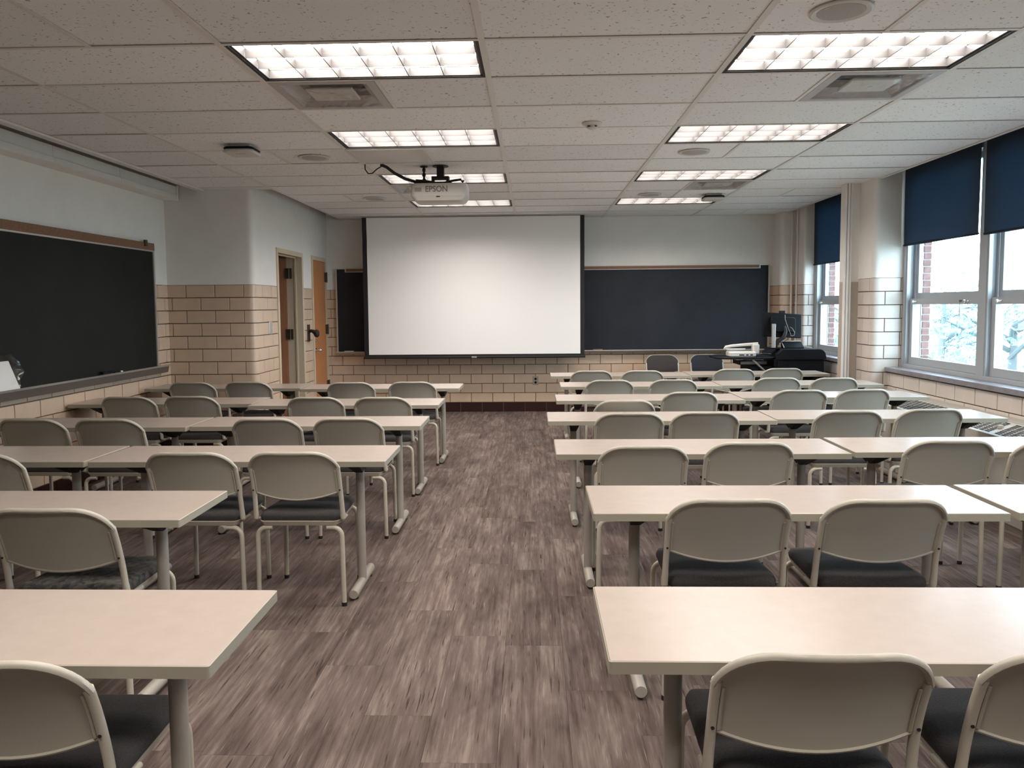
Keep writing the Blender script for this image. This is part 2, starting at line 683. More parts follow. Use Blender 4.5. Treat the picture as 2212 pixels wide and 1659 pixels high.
# return wall facing the camera, with rounded corner, then the wall with the doors
D1A, D1B = 8.86, 9.87
D2A, D2B = 10.27, 10.98
DTOP = 2.18
pts = arc_path((XL, YP), (XD, YP), (XD, D1A), 0.06)
wr_, pr_ = wall_shell('wall_left_return', pts, 'return wall facing the room, rounded block corner beside the open door')
blocks(wr_, pr_, 0.10)
wd, pd = wall_shell('wall_door_middle', [(XD, D1B), (XD, D2A)], 'narrow wall strip between the two doors')
blocks(wd, pd, 0.12)
wd2, pd2 = wall_shell('wall_door_end', [(XD, D2B), (XD, YW)], 'sliver of wall between orange door and front corner')
blocks(wd2, pd2, 0.0)
mbh = MB()
for a, b in ((D1A, D1B), (D2A, D2B)):
    mbh.box(XD - 0.10, XD + 0.010, a, b, DTOP, SLAB)
tag(mbh.build('wall_door_header', 'plaster'), 'white painted wall above the two doors', 'wall', kind='structure')
# front wall
FB0, FB1, FBZ0, FBZ1 = -2.785, 3.29, 0.845, 2.04
wf, pf = wall_shell('wall_front', [(XD - 0.1, YW), (3.34, YW)], 'front wall behind the projection screen and long chalkboard')
blocks(wf, pf, 0.16, skip=lambda r, a, b: (r * ROW > FBZ0 and (r + 1) * ROW < FBZ1 and a + XD - 0.1 > FB0 and b + XD - 0.1 < FB1))
# stepped corner beside the far window
pts = arc_path((3.34, YW), (3.34, 10.75), (3.53, 10.75), 0.05)
wc, pc = wall_shell('wall_front_right_chase', pts, 'rounded block chase in the front right corner')
blocks(wc, pc, 0.0)
pts = arc_path((3.53, 10.75), (3.53, 10.40), (3.655, 10.40), 0.02, 3)
wc2, pc2 = wall_shell('wall_front_right_pier', pts, 'pale block pier edge beside the far window')
blocks(wc2, pc2, 0.06, white=True)
# pier between the windows
pts = arc_path((3.38, 8.30), (3.38, 7.95), (3.68, 7.95), 0.06)
wp, pp = wall_shell('wall_right_pier', pts, 'rounded pale block pier between the two windows')
blocks(wp, pp, 0.02, white=True)
# plain painted pipe chase behind that pier
mb = MB()
mb.cur = 0
mb.box(3.215, 3.40, 8.30, 8.40, 0, 1.715)
mb.cur = 1
mb.box(3.215, 3.40, 8.30, 8.40, 1.715, SLAB)
tag(mb.build('wall_right_chase', ['tan_paint', 'plaster']), 'smooth painted pipe chase, tan below and white above', 'wall', kind='structure')

# right exterior wall: apron, head, piers
XA = 3.56
units1 = [(8.96, 10.38)]
units2 = [(6.55, 7.93), (5.17, 6.55), (3.79, 5.17)]
units3 = [(1.72, 3.10), (0.34, 1.72)]
SILL = 0.86
HEAD = 2.80
ww, pw = wall_shell('wall_right', [(XA, 10.40), (XA, YB)], 'right window wall below the sills, pale block apron', z1=SILL - 0.03, tiled=False, upper='mortar', thick=0.34)


def apron_span(r):
    return [(0.0, 1.42), (2.45, 6.65)]


blocks(ww, pw, 0.10, rows=range(6), span=apron_span, white=True, t=0.022)
mb = MB()
mb.box(3.68, 3.90, YB, 12.0, HEAD, SLAB + 0.2)
for a, b in ((10.38, 12.0), (7.93, 8.96), (3.10, 3.79), (YB, 0.34)):
    mb.box(3.68, 3.90, a, b, SILL - 0.03, HEAD)
tag(mb.build('wall_right_upper', 'plaster'), 'right wall piers and lintel around the windows', 'wall', kind='structure')
# exterior brick reveals on the far side of each opening
bm_ = MB().box(-0.034, 0.034, -0.05, 0, -0.0285, 0.0285)
bmesh_ = bm_.mesh('brick', 'brick_red')
for yy in (10.38, 7.93):
    rv = bx('brick_reveal', 'brick_mortar', ww, 3.815, 3.90, yy - 0.052, yy + 0.0, SILL - 0.1, HEAD)
    for k in range(29):
        link('brick', bmesh_, rv, (3.862 + (0.003 if k % 2 else -0.002), yy - 0.012, SILL - 0.05 + k * 0.067))
# back wall, slab
tag(bx('wall_back', 'plaster', None, XL - 0.1, 4.0, YB - 0.1, YB, 0, SLAB), 'plain white wall behind the camera', 'wall', kind='structure')
# small vestibule behind the open door
mb = MB()
mb.box(-4.75, -4.65, YP, 11.3, 0, SLAB)
mb.box(-4.75, -2.9, 11.2, 11.3, 0, SLAB)
mb.box(-4.75, XL + 0.0, YP - 0.1, YP, 0, SLAB)
tag(mb.build('wall_vestibule', 'plaster'), 'dim walls of the vestibule beyond the open door', 'wall', kind='structure')

# ------------------------------------------------------------------ floor of carpet planks
fl = bx('floor', 'mortar', None, -4.8, 4.0, YB - 0.1, 11.4, -0.12, -0.004)
tag(fl, 'grey brown carpet plank floor', 'floor', kind='structure')
PW, PL = 0.25, 1.0
pm = cbox(-PW / 2 + 0.0003, PW / 2 - 0.0003, -PL / 2 + 0.0003, PL / 2 - 0.0003, -0.004, 0.0, 0.001, 0.0005, 1).mesh('carpet_plank', 'carpet')
rest = MB()
x = XL - 0.05
i = 0
npl = 0
while x < XA:
    y = YB - random.random()
    while y < YW:
        xc, yc = x + PW / 2, y + PL / 2
        if yc > 1.55 and npl < 300:
            link('carpet_plank', pm, fl, (xc, yc, 0))
            npl += 1
        else:
            rest.box(x + 0.0006, x + PW - 0.0006, y + 0.0006, y + PL - 0.0006, -0.004, 0.0)
        y += PL
    x += PW
    i += 1
ro = rest.build('carpet_plank_rest', 'carpet', fl)
ro['kind'] = 'stuff'

# ------------------------------------------------------------------ hung ceiling
ce = bx('ceiling', 'slab', None, -4.8, 4.05, YB - 0.1, 11.4, SLAB, SLAB + 0.12)
tag(ce, 'suspended ceiling of white fissured lay-in tiles', 'ceiling', kind='structure')
XC0 = -3.40
colx = [XC0] + [TX0 + k * TXW for k in range(-2, 4)]      # -3.40 -2.668 -1.449 -.2295 .99 2.209 3.428
rowk = list(range(-10, 13))
lights = {}
for k in (-6, -3, 0, 3, 6, 9):
    lights[(2, k)] = 1
    lights[(4, k)] = 1
half_diff = {(2, 1): 0, (2, 7): 0, (4, 1): 1, (4, 7): 1}      # 0 = left half of the cell, 1 = right half
split = {(4, -1): 'spk', (1, 4): 'spk', (4, 4): 'spk', (1, 8): 'spk', (4, 8): 'spk', (1, -1): '', (1, -2): '', (5, 8): '', (5, 11): '', (2, 4): 'plate'}
_tm = {}


def tile(x0, x1, y0, y1):
    wx, wy = x1 - x0 - 0.006, y1 - y0 - 0.006
    key = (round(wx, 3), round(wy, 3))
    if key not in _tm:
        _tm[key] = MB().box(-wx / 2, wx / 2, -wy / 2, wy / 2, 0, 0.015).mesh('ceiling_tile', M['ceil_tile'])
    o = link('ceiling_tile', _tm[key], ce, ((x0 + x1) / 2, (y0 + y1) / 2, CEIL + 0.004 + random.random() * 0.003))
    o.rotation_euler = (random.uniform(-1, 1) * 0.003, random.uniform(-1, 1) * 0.0022, 0)
    return o


tee = {}


def cross_tee(x0, x1, y, wd=0.022):
    key = round(x1 - x0, 3)
    if key not in tee:
        tee[key] = MB().box(0, x1 - x0, -wd / 2, wd / 2, 0, 0.003).box(0, x1 - x0, -0.002, 0.002, 0.003, 0.035).mesh('cross_tee', 'grid_metal')
    link('cross_tee', tee[key], ce, (x0, y, CEIL + 0.0005))


for x in colx[1:-1]:
    ya = YP if x < XD else YW
    if x < XD:
        continue
    MB().box(x - 0.015, x + 0.015, YB, YW, CEIL, CEIL + 0.003).box(x - 0.002, x + 0.002, YB, YW, CEIL + 0.003, CEIL + 0.04).build('main_runner', 'grid_metal', ce)
# edge trims
MB().box(XC0 - 0.055, XC0 + 0.012, YB, YP, CEIL - 0.012, CEIL + 0.003).box(XC0 - 0.055, XC0 - 0.05, YB, YP, CEIL, CEIL + 0.09).build('edge_trim', 'grid_metal', ce)
MB().box(XE - 0.018, XE + 0.012, YB, YW, CEIL - 0.002, CEIL + 0.003).box(XE + 0.008, XE + 0.012, YB, YW, CEIL, CEIL + 0.06).build('edge_trim', 'grid_metal', ce)
bx('edge_trim', 'grid_metal', ce, XD, XE, YW - 0.022, YW - 0.010, CEIL - 0.002, CEIL + 0.02)

for c in range(6):
    x0, x1 = colx[c], colx[c + 1]
    for k in rowk:
        y0, y1 = TY0 + k * TYW, TY0 + (k + 1) * TYW
        y0 = max(y0, YB)
        ymax = YP if c == 0 else YW - 0.012
        if y0 >= ymax - 0.01:
            continue
        y1 = min(y1, ymax)
        ax0 = x0
        if c == 1 and y0 > YP - 0.3:
            pass
        if c == 1 and y1 > YP and x0 < XD:
            ax0 = XD
        if c == 0 and y1 > YP:
            y1 = YP
        if k > rowk[0] and y0 > YB:
            cross_tee(x0 + 0.015, x1 - 0.015, y0)
        if (c, k) in lights:
            continue
        xm = (x0 + x1) / 2 if c else -2.06
        if c == 1 and (c, k) in split:
            xm = TX0 - TXW - 0.6096
        if (c, k) in half_diff:
            sd = half_diff[(c, k)]
            if sd == 0:
                tile(xm, x1, y0, y1)
            else:
                tile(x0, xm, y0, y1)
            bx('cross_tee', 'grid_metal', ce, xm - 0.011, xm + 0.011, y0, y1, CEIL + 0.0003, CEIL + 0.0035)
            continue
        if (c, k) in split:
            tile(x0, xm, y0, y1)
            tile(xm, x1, y0, y1)
            bx('cross_tee', 'grid_metal', ce, xm - 0.011, xm + 0.011, y0, y1, CEIL + 0.0003, CEIL + 0.0035)
            continue
        tile(ax0, x1, y0, y1)

# ------------------------------------------------------------------ doors and trims


def door_frame(name, label, a, b):
    fr = MB()
    d = 0.055
    for ya, yb in ((a, a + d), (b - d, b)):
        fr.box(XD - 0.105, XD + 0.022, ya, yb, 0, DTOP)
    fr.box(XD - 0.105, XD + 0.022, a + d, b - d, DTOP - d, DTOP)
    o = fr.build(name, 'trim_cream')
    tag(o, label, 'door', kind='structure')
    st = MB()
    st.box(XD - 0.075, XD - 0.055, a + d, a + d + 0.014, 0, DTOP - d)
    st.box(XD - 0.075, XD - 0.055, b - d - 0.014, b - d, 0, DTOP - d)
    st.box(XD - 0.075, XD - 0.055, a + d + 0.014, b - d - 0.014, DTOP - d - 0.014, DTOP - d)
    st.build('door_stop', 'trim_cream', o)
    return o


d1 = door_frame('door_1', 'cream steel frame of the open doorway', D1A, D1B)
# leaf swung into the vestibule, hinged at the far jamb
bx('jamb_return', 'trim_cream', d1, -3.083, -3.0155, 9.812, 9.83, 0, DTOP - 0.05)
leaf = MB().box(-3.985, -3.085, 9.80, 9.845, 0.01, 2.11).build('door_leaf', 'door_wood_dark', d1)
for z in (0.35, 1.10, 1.86):
    MB().box(-3.10, -3.012, 9.785, 9.80, z, z + 0.13).tube([(-3.05, 9.785, z), (-3.05, 9.785, z + 0.13)], 0.009, 8).build('hinge', 'bronze', leaf)
d2 = door_frame('door_2', 'cream framed orange wood closet door beside the front corner', D2A, D2B)
leaf2 = MB().box(XD - 0.03, XD + 0.014, D2A + 0.058, D2B - 0.058, 0.01, DTOP - 0.058).build('door_leaf', 'door_wood', d2)
for z in (0.35, 1.13, 1.85):
    MB().box(XD + 0.012, XD + 0.034, D2B - 0.085, D2B - 0.03, z, z + 0.13).tube([(XD + 0.04, D2B - 0.05, z - 0.005), (XD + 0.04, D2B - 0.05, z + 0.135)], 0.010, 8).build('hinge', 'bronze', leaf2)
hk = MB().lathe([(0.03, 0), (0.03, 0.006), (0.014, 0.012), (0.012, 0.035), (0.026, 0.05), (0.028, 0.065), (0.016, 0.078), (0.0, 0.08)], 14, (XD + 0.014, D2A + 0.115, 0.93), 'x')
hk.build('door_knob', 'chrome', leaf2, 30)
MB().lathe([(0.022, 0), (0.022, 0.012), (0.012, 0.018), (0.0, 0.018)], 12, (XD + 0.014, D2A + 0.105, 1.06), 'x').build('lock_cylinder', 'chrome', leaf2, 30)

# ------------------------------------------------------------------ windows


def sash(parent, name, y0, y1, z0, z1, xa, xb, st, top, bot):
    o = MB().box(xa, xb, y0, y0 + st, z0, z1).box(xa, xb, y1 - st, y1, z0, z1).box(xa, xb, y0 + st, y1 - st, z0, z0 + bot).box(xa, xb, y0 + st, y1 - st, z1 - top, z1).build(name, 'window_alu', parent)
    bx('pane', 'glass', o, (xa + xb) / 2 - 0.002, (xa + xb) / 2 + 0.002, y0 + st - 0.003, y1 - st + 0.003, z0 + bot - 0.003, z1 - top + 0.003)
    return o


wn = 0
unit_list = units1 + units2 + units3
wlabels = ['far sash window behind the black desk', 'sash window beside the pale block pier', 'sash window at the right edge of the photo',
           'third sash window of the near bank', 'sash window level with the second row', 'sash window beside the camera']
for (a, b), lb in zip(unit_list, wlabels):
    wn += 1
    fr = MB()
    for ya, yb, s in ((a, a + 0.05, 1), (b - 0.05, b, -1)):
        fr.box(3.66, 3.81, ya, yb, SILL, HEAD)
        # stepped moulding
        y_in = yb if s > 0 else ya
        fr.box(3.665, 3.695, min(y_in, y_in + s * 0.02), max(y_in, y_in + s * 0.02), SILL, HEAD)
        fr.box(3.735, 3.745, min(y_in, y_in + s * 0.02), max(y_in, y_in + s * 0.02), SILL, HEAD)
    fr.box(3.66, 3.81, a + 0.05, b - 0.05, HEAD - 0.05, HEAD)
    fr.box(3.66, 3.81, a + 0.05, b - 0.05, SILL, SILL + 0.035)
    o = fr.build('window_%d' % wn, 'window_alu')
    tag(o, lb, 'window', kind='structure')
    ia, ib = a + 0.072, b - 0.072
    lo = sash(o, 'lower_sash', ia, ib, SILL + 0.037, 1.535, 3.697, 3.733, 0.058, 0.055, 0.07)
    sash(o, 'upper_sash', ia, ib, 1.49, HEAD - 0.052, 3.747, 3.783, 0.058, 0.05, 0.10)
    for yy in (ib - 0.13, ia + 0.20):
        k = MB().lathe([(0.012, 0), (0.012, -0.006), (0.006, -0.012), (0.006, -0.022), (0.014, -0.03), (0.012, -0.042), (0, -0.045)], 10, (3.697, yy, 1.505), 'x')
        if yy == ia + 0.20:
            k.box(3.668, 3.680, yy - 0.01, yy + 0.09, 1.50, 1.515)
            k.tube([(3.672, yy + 0.08, 1.50), (3.67, yy + 0.08, 1.43), (3.672, yy + 0.082, 1.37)], 0.004, 6)
        k.build('sash_lock', 'chrome', lo, 30)
for n, (a, b) in enumerate(((8.42, 10.40), (3.30, 7.945), (0.0, 3.20))):
    o = MB().rprism(rrect(3.505, 3.70, a, b, 0.004, 1), SILL - 0.045, SILL - 0.001, 0.004).build('trim_%d' % (n + 1), 'stone_sill')
    tag(o, ['dark stone sill under the far window', 'dark stone sill under the near windows', 'dark stone sill beside the camera'][n], 'sill', kind='structure')

# roller blinds
BL = [((9.00, 10.385), 1.985, 'black roller blind half down on the far window'), ((6.60, 7.905), 2.045, 'navy roller blind beside the pale block pier'),
      ((5.22, 6.525), 2.035, 'navy roller blind cut by the right edge of the photo'), ((3.82, 5.14), 2.04, 'navy roller blind on the third near window'),
      ((1.76, 3.08), 1.20, 'navy roller blind level with the second row'), ((0.38, 1.70), 1.20, 'navy roller blind beside the camera')]
for (a, b), zb, lb in BL:
    t = thing('roller_blind', lb, 'blind', (3.64, (a + b) / 2, zb), 0, 'roller blinds on the window wall')
    h = (b - a) / 2
    mb = MB()
    ny, nz = 28, 14
    zt = 2.83 - zb
    rings = []
    for s in (0, 1):
        for iz in range(nz + 1):
            z = zt * iz / nz
            row = []
            for iy in range(ny + 1):
                y = -h + 2 * h * iy / ny
                wv = 0.004 * math.sin(y * 9 + a) * (1 - z / zt) + 0.006 * math.sin(y * 3.1) * (1 - z / zt) ** 2
                row.append((wv + s * 0.0012, y, z))
            rings.append(row)
    v = [p for r in rings for p in r]
    f = []
    W1 = ny + 1
    for s in (0, 1):
        for iz in range(nz):
            for iy in range(ny):
                q = s * (nz + 1) * W1 + iz * W1 + iy
                fc = (q, q + 1, q + 1 + W1, q + W1)
                f.append(fc if s else tuple(reversed(fc)))
    mb.add(v, f)
    mb.build('fabric', 'blind_fabric', t, 60)
    MB().tube([(0.002, -h, 0.012), (0.002, h, 0.012)], 0.007, 8, True, 1.0).build('hem_bar', 'soft_black', t, 40)
    MB().tube([(0.03, -h - 0.01, zt), (0.03, h + 0.01, zt)], 0.028, 12).build('roller', 'soft_black', t, 40)

# ------------------------------------------------------------------ outside
gd = bx('lawn', 'lawn', None, 4.3, 90, -40, 90, -5.2, -5.0)
tag(gd, 'bright lawn outside below the windows', 'lawn', kind='structure')


def tree(label, x, y, h, r, seed):
    rd = random.Random(seed)
    t = thing('tree', label, 'tree', (x, y, -5.0), 0, 'trees outside the windows')
    tr = MB()
    tr.tube([(0, 0, 0), (0.05, 0.02, h * 0.25), (0.0, -0.1, h * 0.5), (0.12, 0.0, h * 0.8)], [0.22, 0.18, 0.13, 0.05], 8)
    tips = []
    for k in range(22):
        z0 = h * rd.uniform(0.25, 0.75)
        a = rd.uniform(0, 2 * PI)
        l = r * rd.uniform(0.55, 1.0)
        p1 = Vector((math.cos(a) * l * 0.5, math.sin(a) * l * 0.5, z0 + l * 0.2))
        p2 = Vector((math.cos(a + 0.3) * l, math.sin(a + 0.3) * l, z0 + l * rd.uniform(0.2, 0.6)))
        tr.tube([(0, 0, z0), p1, p2], [0.07, 0.04, 0.012], 6)
        tips += [p1, p2, (p1 + p2) / 2]
    tr.build('trunk', 'bark', t, 50)
    lf = MB()
    for p in tips:
        for q in range(46):
            c = p + Vector((rd.gauss(0, 1), rd.gauss(0, 1), rd.gauss(0, 0.55))) * (0.20 * r)
            u = Vector((rd.gauss(0, 1), rd.gauss(0, 1), rd.gauss(0, 1))).normalized()
            v = u.orthogonal().normalized()
            s = rd.uniform(0.07, 0.15)
            lf.add([c - u * s, c + v * s * 0.5, c + u * s, c - v * s * 0.5], [(0, 1, 2, 3)])
    o = lf.build('leaves', 'leaf', t)
    o['kind'] = 'stuff'
    return t


tree('pale leafy tree seen in the middle of the near window', 12.5, 21.0, 8.2, 3.2, 1)
tree('pale leafy tree at the right edge outside the near windows', 14.5, 14.0, 8.8, 3.0, 2)
tree('pale leafy tree close to the brick edge of the near window', 14.5, 28.5, 8.6, 3.0, 3)
tree('pale leafy tree seen through the far window', 14.5, 37.0, 8.5, 3.6, 4)

# ------------------------------------------------------------------ recessed lights
XA0 = 0.0


def lamp_meshes():
    w_, d_ = TXW - 0.036, TYW - 0.03
    hx, hy = w_ / 2, d_ / 2
    # black rim + housing
    fr = MB()
    b_ = 0.012
    H = 0.10
    for x0, x1, y0, y1 in ((-hx, -hx + b_, -hy, hy), (hx - b_, hx, -hy, hy), (-hx + b_, hx - b_, -hy, -hy + b_), (-hx + b_, hx - b_, hy - b_, hy)):
        fr.box(x0, x1, y0, y1, 0.0, H)
    rim = fr.mesh('rim', 'matte_black')
    hs = MB()
    i_ = b_
    for x0, x1, y0, y1 in ((-hx + i_, -hx + i_ + 0.012, -hy + i_, hy - i_), (hx - i_ - 0.012, hx - i_, -hy + i_, hy - i_), (-hx + i_, hx - i_, -hy + i_, -hy + i_ + 0.008), (-hx + i_, hx - i_, hy - i_ - 0.008, hy - i_)):
        hs.box(x0, x1, y0, y1, 0.006, H - 0.001)
    hs.box(-hx, hx, -hy, hy, H, H + 0.004)
    hous = hs.mesh('housing', 'louver_satin')
    ex, ey = hx - 0.03, hy - 0.024
    pn = MB().add([(-ex, -ey, 0), (ex, -ey, 0), (ex, ey, 0), (-ex, ey, 0)], [(0, 3, 2, 1)]).mesh('light_panel', 'lamp_glow')

    def blade(l, ax):
        # parabolic blade: wide at the top, thin at the bottom
        hw = 0.002 if ax == 'x' else 0.0022
        prof = [(-hw, 0.002), (hw, 0.002), (hw, 0.024), (hw * 1.6, 0.047), (-hw * 1.6, 0.047), (-hw, 0.024)]
        rings = []
        for e in (-l, l):
            rings.append([(e, p, z) if ax == 'x' else (p, e, z) for p, z in prof])
        return MB().loft(rings).mesh('louver_blade', 'louver_satin')
    return rim, hous, pn, blade(hx - 0.025, 'x'), blade(hy - 0.021, 'y'), ex, ey


RIM, HOUS, PANEL, BLX, BLY, EX, EY = lamp_meshes()
order = ['nearest', 'second', 'third', 'farthest']
for c, side in ((2, 'aisle-left'), (4, 'window-side')):
    for k in (-6, -3, 0, 3, 6, 9):
        cx, cy = (colx[c] + colx[c + 1]) / 2, TY0 + (k + 0.5) * TYW
        if k < 0:
            lb = 'lit recessed ceiling light over the %s in the %s column, above the frame' % ('camera' if k == -6 else 'nearest tables', side)
        else:
            lb = 'lit recessed ceiling light, %s in the %s column' % (order[k // 3], side)
        t = thing('ceiling_light', lb, 'ceiling light', (cx, cy, CEIL + 0.004), 0, 'recessed ceiling lights')
        link('rim', RIM, t)
        link('housing', HOUS, t)
        link('light_panel', PANEL, t, (0, 0, 0.051))
        for q in (-1, 1):
            link('louver_blade', BLX, t, (0, q * EY / 1.5 / 2, 0))
        for q in range(5):
            link('louver_blade', BLY, t, ((q - 2) * EX / 3, 0, 0))

# ------------------------------------------------------------------ ceiling fittings
R_ = random.Random(3)


def diffuser(x0, k, label):
    y0 = TY0 + k * TYW
    t = thing('air_diffuser', label, 'vent', (x0 + TYW / 2, y0 + TYW / 2, CEIL), 0, 'square air diffusers in the ceiling')
    h = TYW / 2 - 0.014
    fr = MB()
    prof = [(h, 0.004), (h, 0.0), (h - 0.05, 0.0), (h - 0.06, 0.012), (h - 0.11, 0.05), (h - 0.12, 0.09)]
    rings = [[(-r, -r, z), (r, -r, z), (r, r, z), (-r, r, z)] for r, z in prof]
    fr.loft(rings, False, False)
    fr.build('frame', 'diffuser_grey', t)
    bx('plenum', 'diffuser_dark', t, -h + 0.1, h - 0.1, -h + 0.1, h - 0.1, 0.095, 0.1)
    MB().rprism(rrect(-0.135, 0.135, -0.125, 0.115, 0.015, 2), 0.004, 0.02, 0.005).build('plaque', 'white_plastic', t, 30)
    # crinkled plastic film taped over the opening
    n = 26
    g = h - 0.045
    v, f = [], []
    for iy in range(n + 1):
        for ix in range(n + 1):
            u, w_ = ix / n * 2 - 1, iy / n * 2 - 1
            e = min(1, 3.0 * (1 - max(abs(u), abs(w_))))
            z = -0.004 + e * (-0.010 + 0.008 * math.sin(9 * u + 5 * w_ * w_ + k) * math.cos(3 * w_ + 4 * u) + 0.004 * R_.uniform(-1, 1))
            v.append((u * g, w_ * g, z))
    for iy in range(n):
        for ix in range(n):
            q = iy * (n + 1) + ix
            f.append((q, q + n + 1, q + n + 2, q + 1))
    MB().add(v, f).build('plastic_film', 'film', t, 60)


XC = TX0 - TXW
XDc = TX0 + 2 * TXW
diffuser(XC, 1, 'film-covered square air diffuser under the nearest aisle-left light')
diffuser(XC, 7, 'square air diffuser half hidden behind the projector')
diffuser(XDc - TYW, 1, 'film-covered square air diffuser under the nearest window-side light')
diffuser(XDc - TYW, 7, 'small film-covered air diffuser beyond the third window-side light')

for (x, y), lb in (((1.295, 3.43), 'large round ceiling speaker at the top edge of the photo'), ((-1.775, 6.46), 'round ceiling speaker left of the second aisle-left light'),
                   ((1.30, 6.46), 'round ceiling speaker just beyond the second window-side light'), ((-1.78, 8.93), 'small round ceiling speaker left of the projector'),
                   ((1.305, 8.90), 'small round ceiling speaker before the farthest window-side light')):
    t = thing('ceiling_speaker', lb, 'speaker', (x, y, CEIL), 0, 'round ceiling speakers')
    MB().lathe([(0.125, 0.003), (0.128, -0.004), (0.118, -0.009), (0.098, -0.004), (0.098, 0.003)], 36).build('rim', 'white_plastic', t, 40)
    MB().lathe([(0.0975, 0.0), (0.0975, -0.005), (0.05, -0.009), (0.0, -0.010)], 36).build('grille', 'speaker_grille', t, 60)

t = thing('smoke_detector', 'small white smoke detector on the ceiling above the aisle', 'smoke detector', (0.404, 5.40, CEIL))
MB().lathe([(0.068, 0.003), (0.068, -0.006), (0.058, -0.012), (0.040, -0.018), (0.034, -0.034), (0.016, -0.042), (0.0, -0.043)], 28).build('body', 'white_plastic', t, 35)
for s in (-1, 1):
    MB().lathe([(0.011, 0), (0.011, -0.006), (0, -0.007)], 10, (s * 0.021, -0.026, -0.022)).build('sensor_slot', 'rubber', t)


def access_point(x, y, label):
    t = thing('access_point', label, 'access point', (x, y, CEIL), 0, 'wireless access points')
    bx('bracket', 'white_plastic', t, -0.08, 0.08, -0.07, 0.07, -0.018, 0.003)
    MB().rprism(rrect(-0.115, 0.115, -0.115, 0.115, 0.05, 6), -0.036, -0.018, 0.008).build('base', 'soft_black', t, 40)
    MB().rprism(rrect(-0.12, 0.12, -0.12, 0.12, 0.055, 6), -0.060, -0.036, 0.012).build('cover', 'white_plastic', t, 40)
    for q in (-0.03, -0.01, 0.01, 0.03):
        bx('logo_bar', 'grey_plate', t, q - 0.006, q + 0.006, -0.04, -0.02, -0.0612, -0.0598)


access_point(-2.19, 5.98, 'white wireless access point hanging left of the projector')
access_point(2.02, 8.98, 'white wireless access point before the farthest window-side light')

# plate in the ceiling with the projector cable
t = thing('ceiling_plate', 'white framed square ceiling plate feeding the projector cable', 'ceiling plate', ((colx[2] + colx[2] + TYW) / 2, TY0 + 4.5 * TYW, CEIL))
bx('panel', 'white_plastic', t, -0.285, 0.285, -0.285, 0.285, -0.004, -0.001)
fr = MB()
for x0, x1, y0, y1 in ((-0.302, -0.27, -0.302, 0.302), (0.27, 0.302, -0.302, 0.302), (-0.27, 0.27, -0.302, -0.27), (-0.27, 0.27, 0.27, 0.302)):
    fr.box(x0, x1, y0, y1, -0.007, -0.001)
fr.build('frame', 'white_plastic', t)

# projector
PX, PY = -0.80, 6.78
t = thing('projector', 'white ceiling projector with grey lettering on its rear', 'projector', (PX, PY, 2.398))


def pj(p):
    # belly slopes in below the middle
    z = p[2]
    k = 1.0 if z > 0.045 else 1.0 - (0.045 - z) * 3.2
    return (p[0] * k, 0.15 + (p[1] - 0.15) * (1.0 if z > 0.045 else 1 - (0.045 - z) * 2), z)


body = MB()
poly = rrect(-0.242, 0.242, 0.0, 0.30, 0.045, 5)
for za, zb in ((0.0, 0.045),):
    pass
rings = []
for z, d in ((0.0, 0.012), (0.008, 0.0), (0.045, 0.0), (0.050, 0.0), (0.138, 0.0), (0.150, 0.006), (0.155, 0.02)):
    ring = []
    for x, y in poly:
        cx_, cy_ = 0, 0.15
        sx = 1 - d / 0.242
        sy = 1 - d / 0.15
        ring.append(pj((cx_ + (x - cx_) * sx, cy_ + (y - cy_) * sy, z)))
    rings.append(ring)
body.loft(rings)
bo = body.build('body', 'white_plastic', t, 35)
MB().box(-0.205, -0.145, -0.0015, 0.004, 0.080, 0.115).build('badge_panel', 'grey_plate', t)
MB().box(-0.02, 0.012, -0.001, 0.01, 0.034, 0.042).build('sensor', 'soft_black', t)
MB().lathe([(0.05, 0.0), (0.05, 0.03), (0.042, 0.035), (0.0, 0.03)], 20, (-0.1, 0.298, 0.085), 'y').build('lens', 'soft_black', t, 30)
for x in (-0.205, 0.205):
    MB().lathe([(0.007, 0), (0.007, 0.016), (0.016, 0.018), (0.016, 0.026), (0, 0.028)], 10, (x, 0.03, 0.148)).build('mount_screw', 'soft_black', t)
tcu = bpy.data.curves.new('lettering', 'FONT')
tcu.body = 'EPSON'
tcu.size = 0.062
tcu.extrude = 0.0008
tcu.offset = 0.0012
tcu.align_x = 'LEFT'
to = bpy.data.objects.new('lettering', tcu)
COL.objects.link(to)
dg = bpy.context.evaluated_depsgraph_get()
me = bpy.data.meshes.new_from_object(to.evaluated_get(dg))
bpy.data.objects.remove(to)
me.materials.clear()
me.materials.append(M['grey_print'])
xs = [v.co.x for v in me.vertices]
wtxt = max(xs) - min(xs)
lt = link('lettering', me, t, (-0.115, -0.0012, 0.079))
lt.rotation_euler = (PI / 2, 0, 0)
lt.scale = (0.188 / wtxt, 1.12, 1)
# mount
mt = MB()
mt.box(-0.03, 0.03, 0.14, 0.20, 0.225, 0.318)
mt.box(-0.055, 0.055, 0.13, 0.21, 0.205, 0.23)
mt.box(-0.075, -0.055, 0.13, 0.21, 0.155, 0.23).box(0.055, 0.075, 0.13, 0.21, 0.155, 0.23)
mt.box(-0.16, 0.10, 0.09, 0.25, 0.165, 0.178)
mt.tube([(0.05, 0.12, 0.175), (0.12, 0.08, 0.182), (0.19, 0.04, 0.184)], 0.010, 8)
mt.tube([(-0.05, 0.12, 0.175), (-0.13, 0.08, 0.182), (-0.20, 0.05, 0.184)], 0.010, 8)
mt.tube([(0.05, 0.2, 0.175), (0.15, 0.26, 0.18)], 0.010, 8)
mt.tube([(-0.05, 0.2, 0.175), (-0.15, 0.26, 0.18)], 0.010, 8)
mt.build('mount', 'matte_black', t, 40)
mp_ = MB()
mp_.lathe([(0.035, 0.318), (0.035, 0.314), (0.012, 0.308), (0.009, 0.30), (0.009, 0.17)], 12, (-0.145, 0.17, 0))
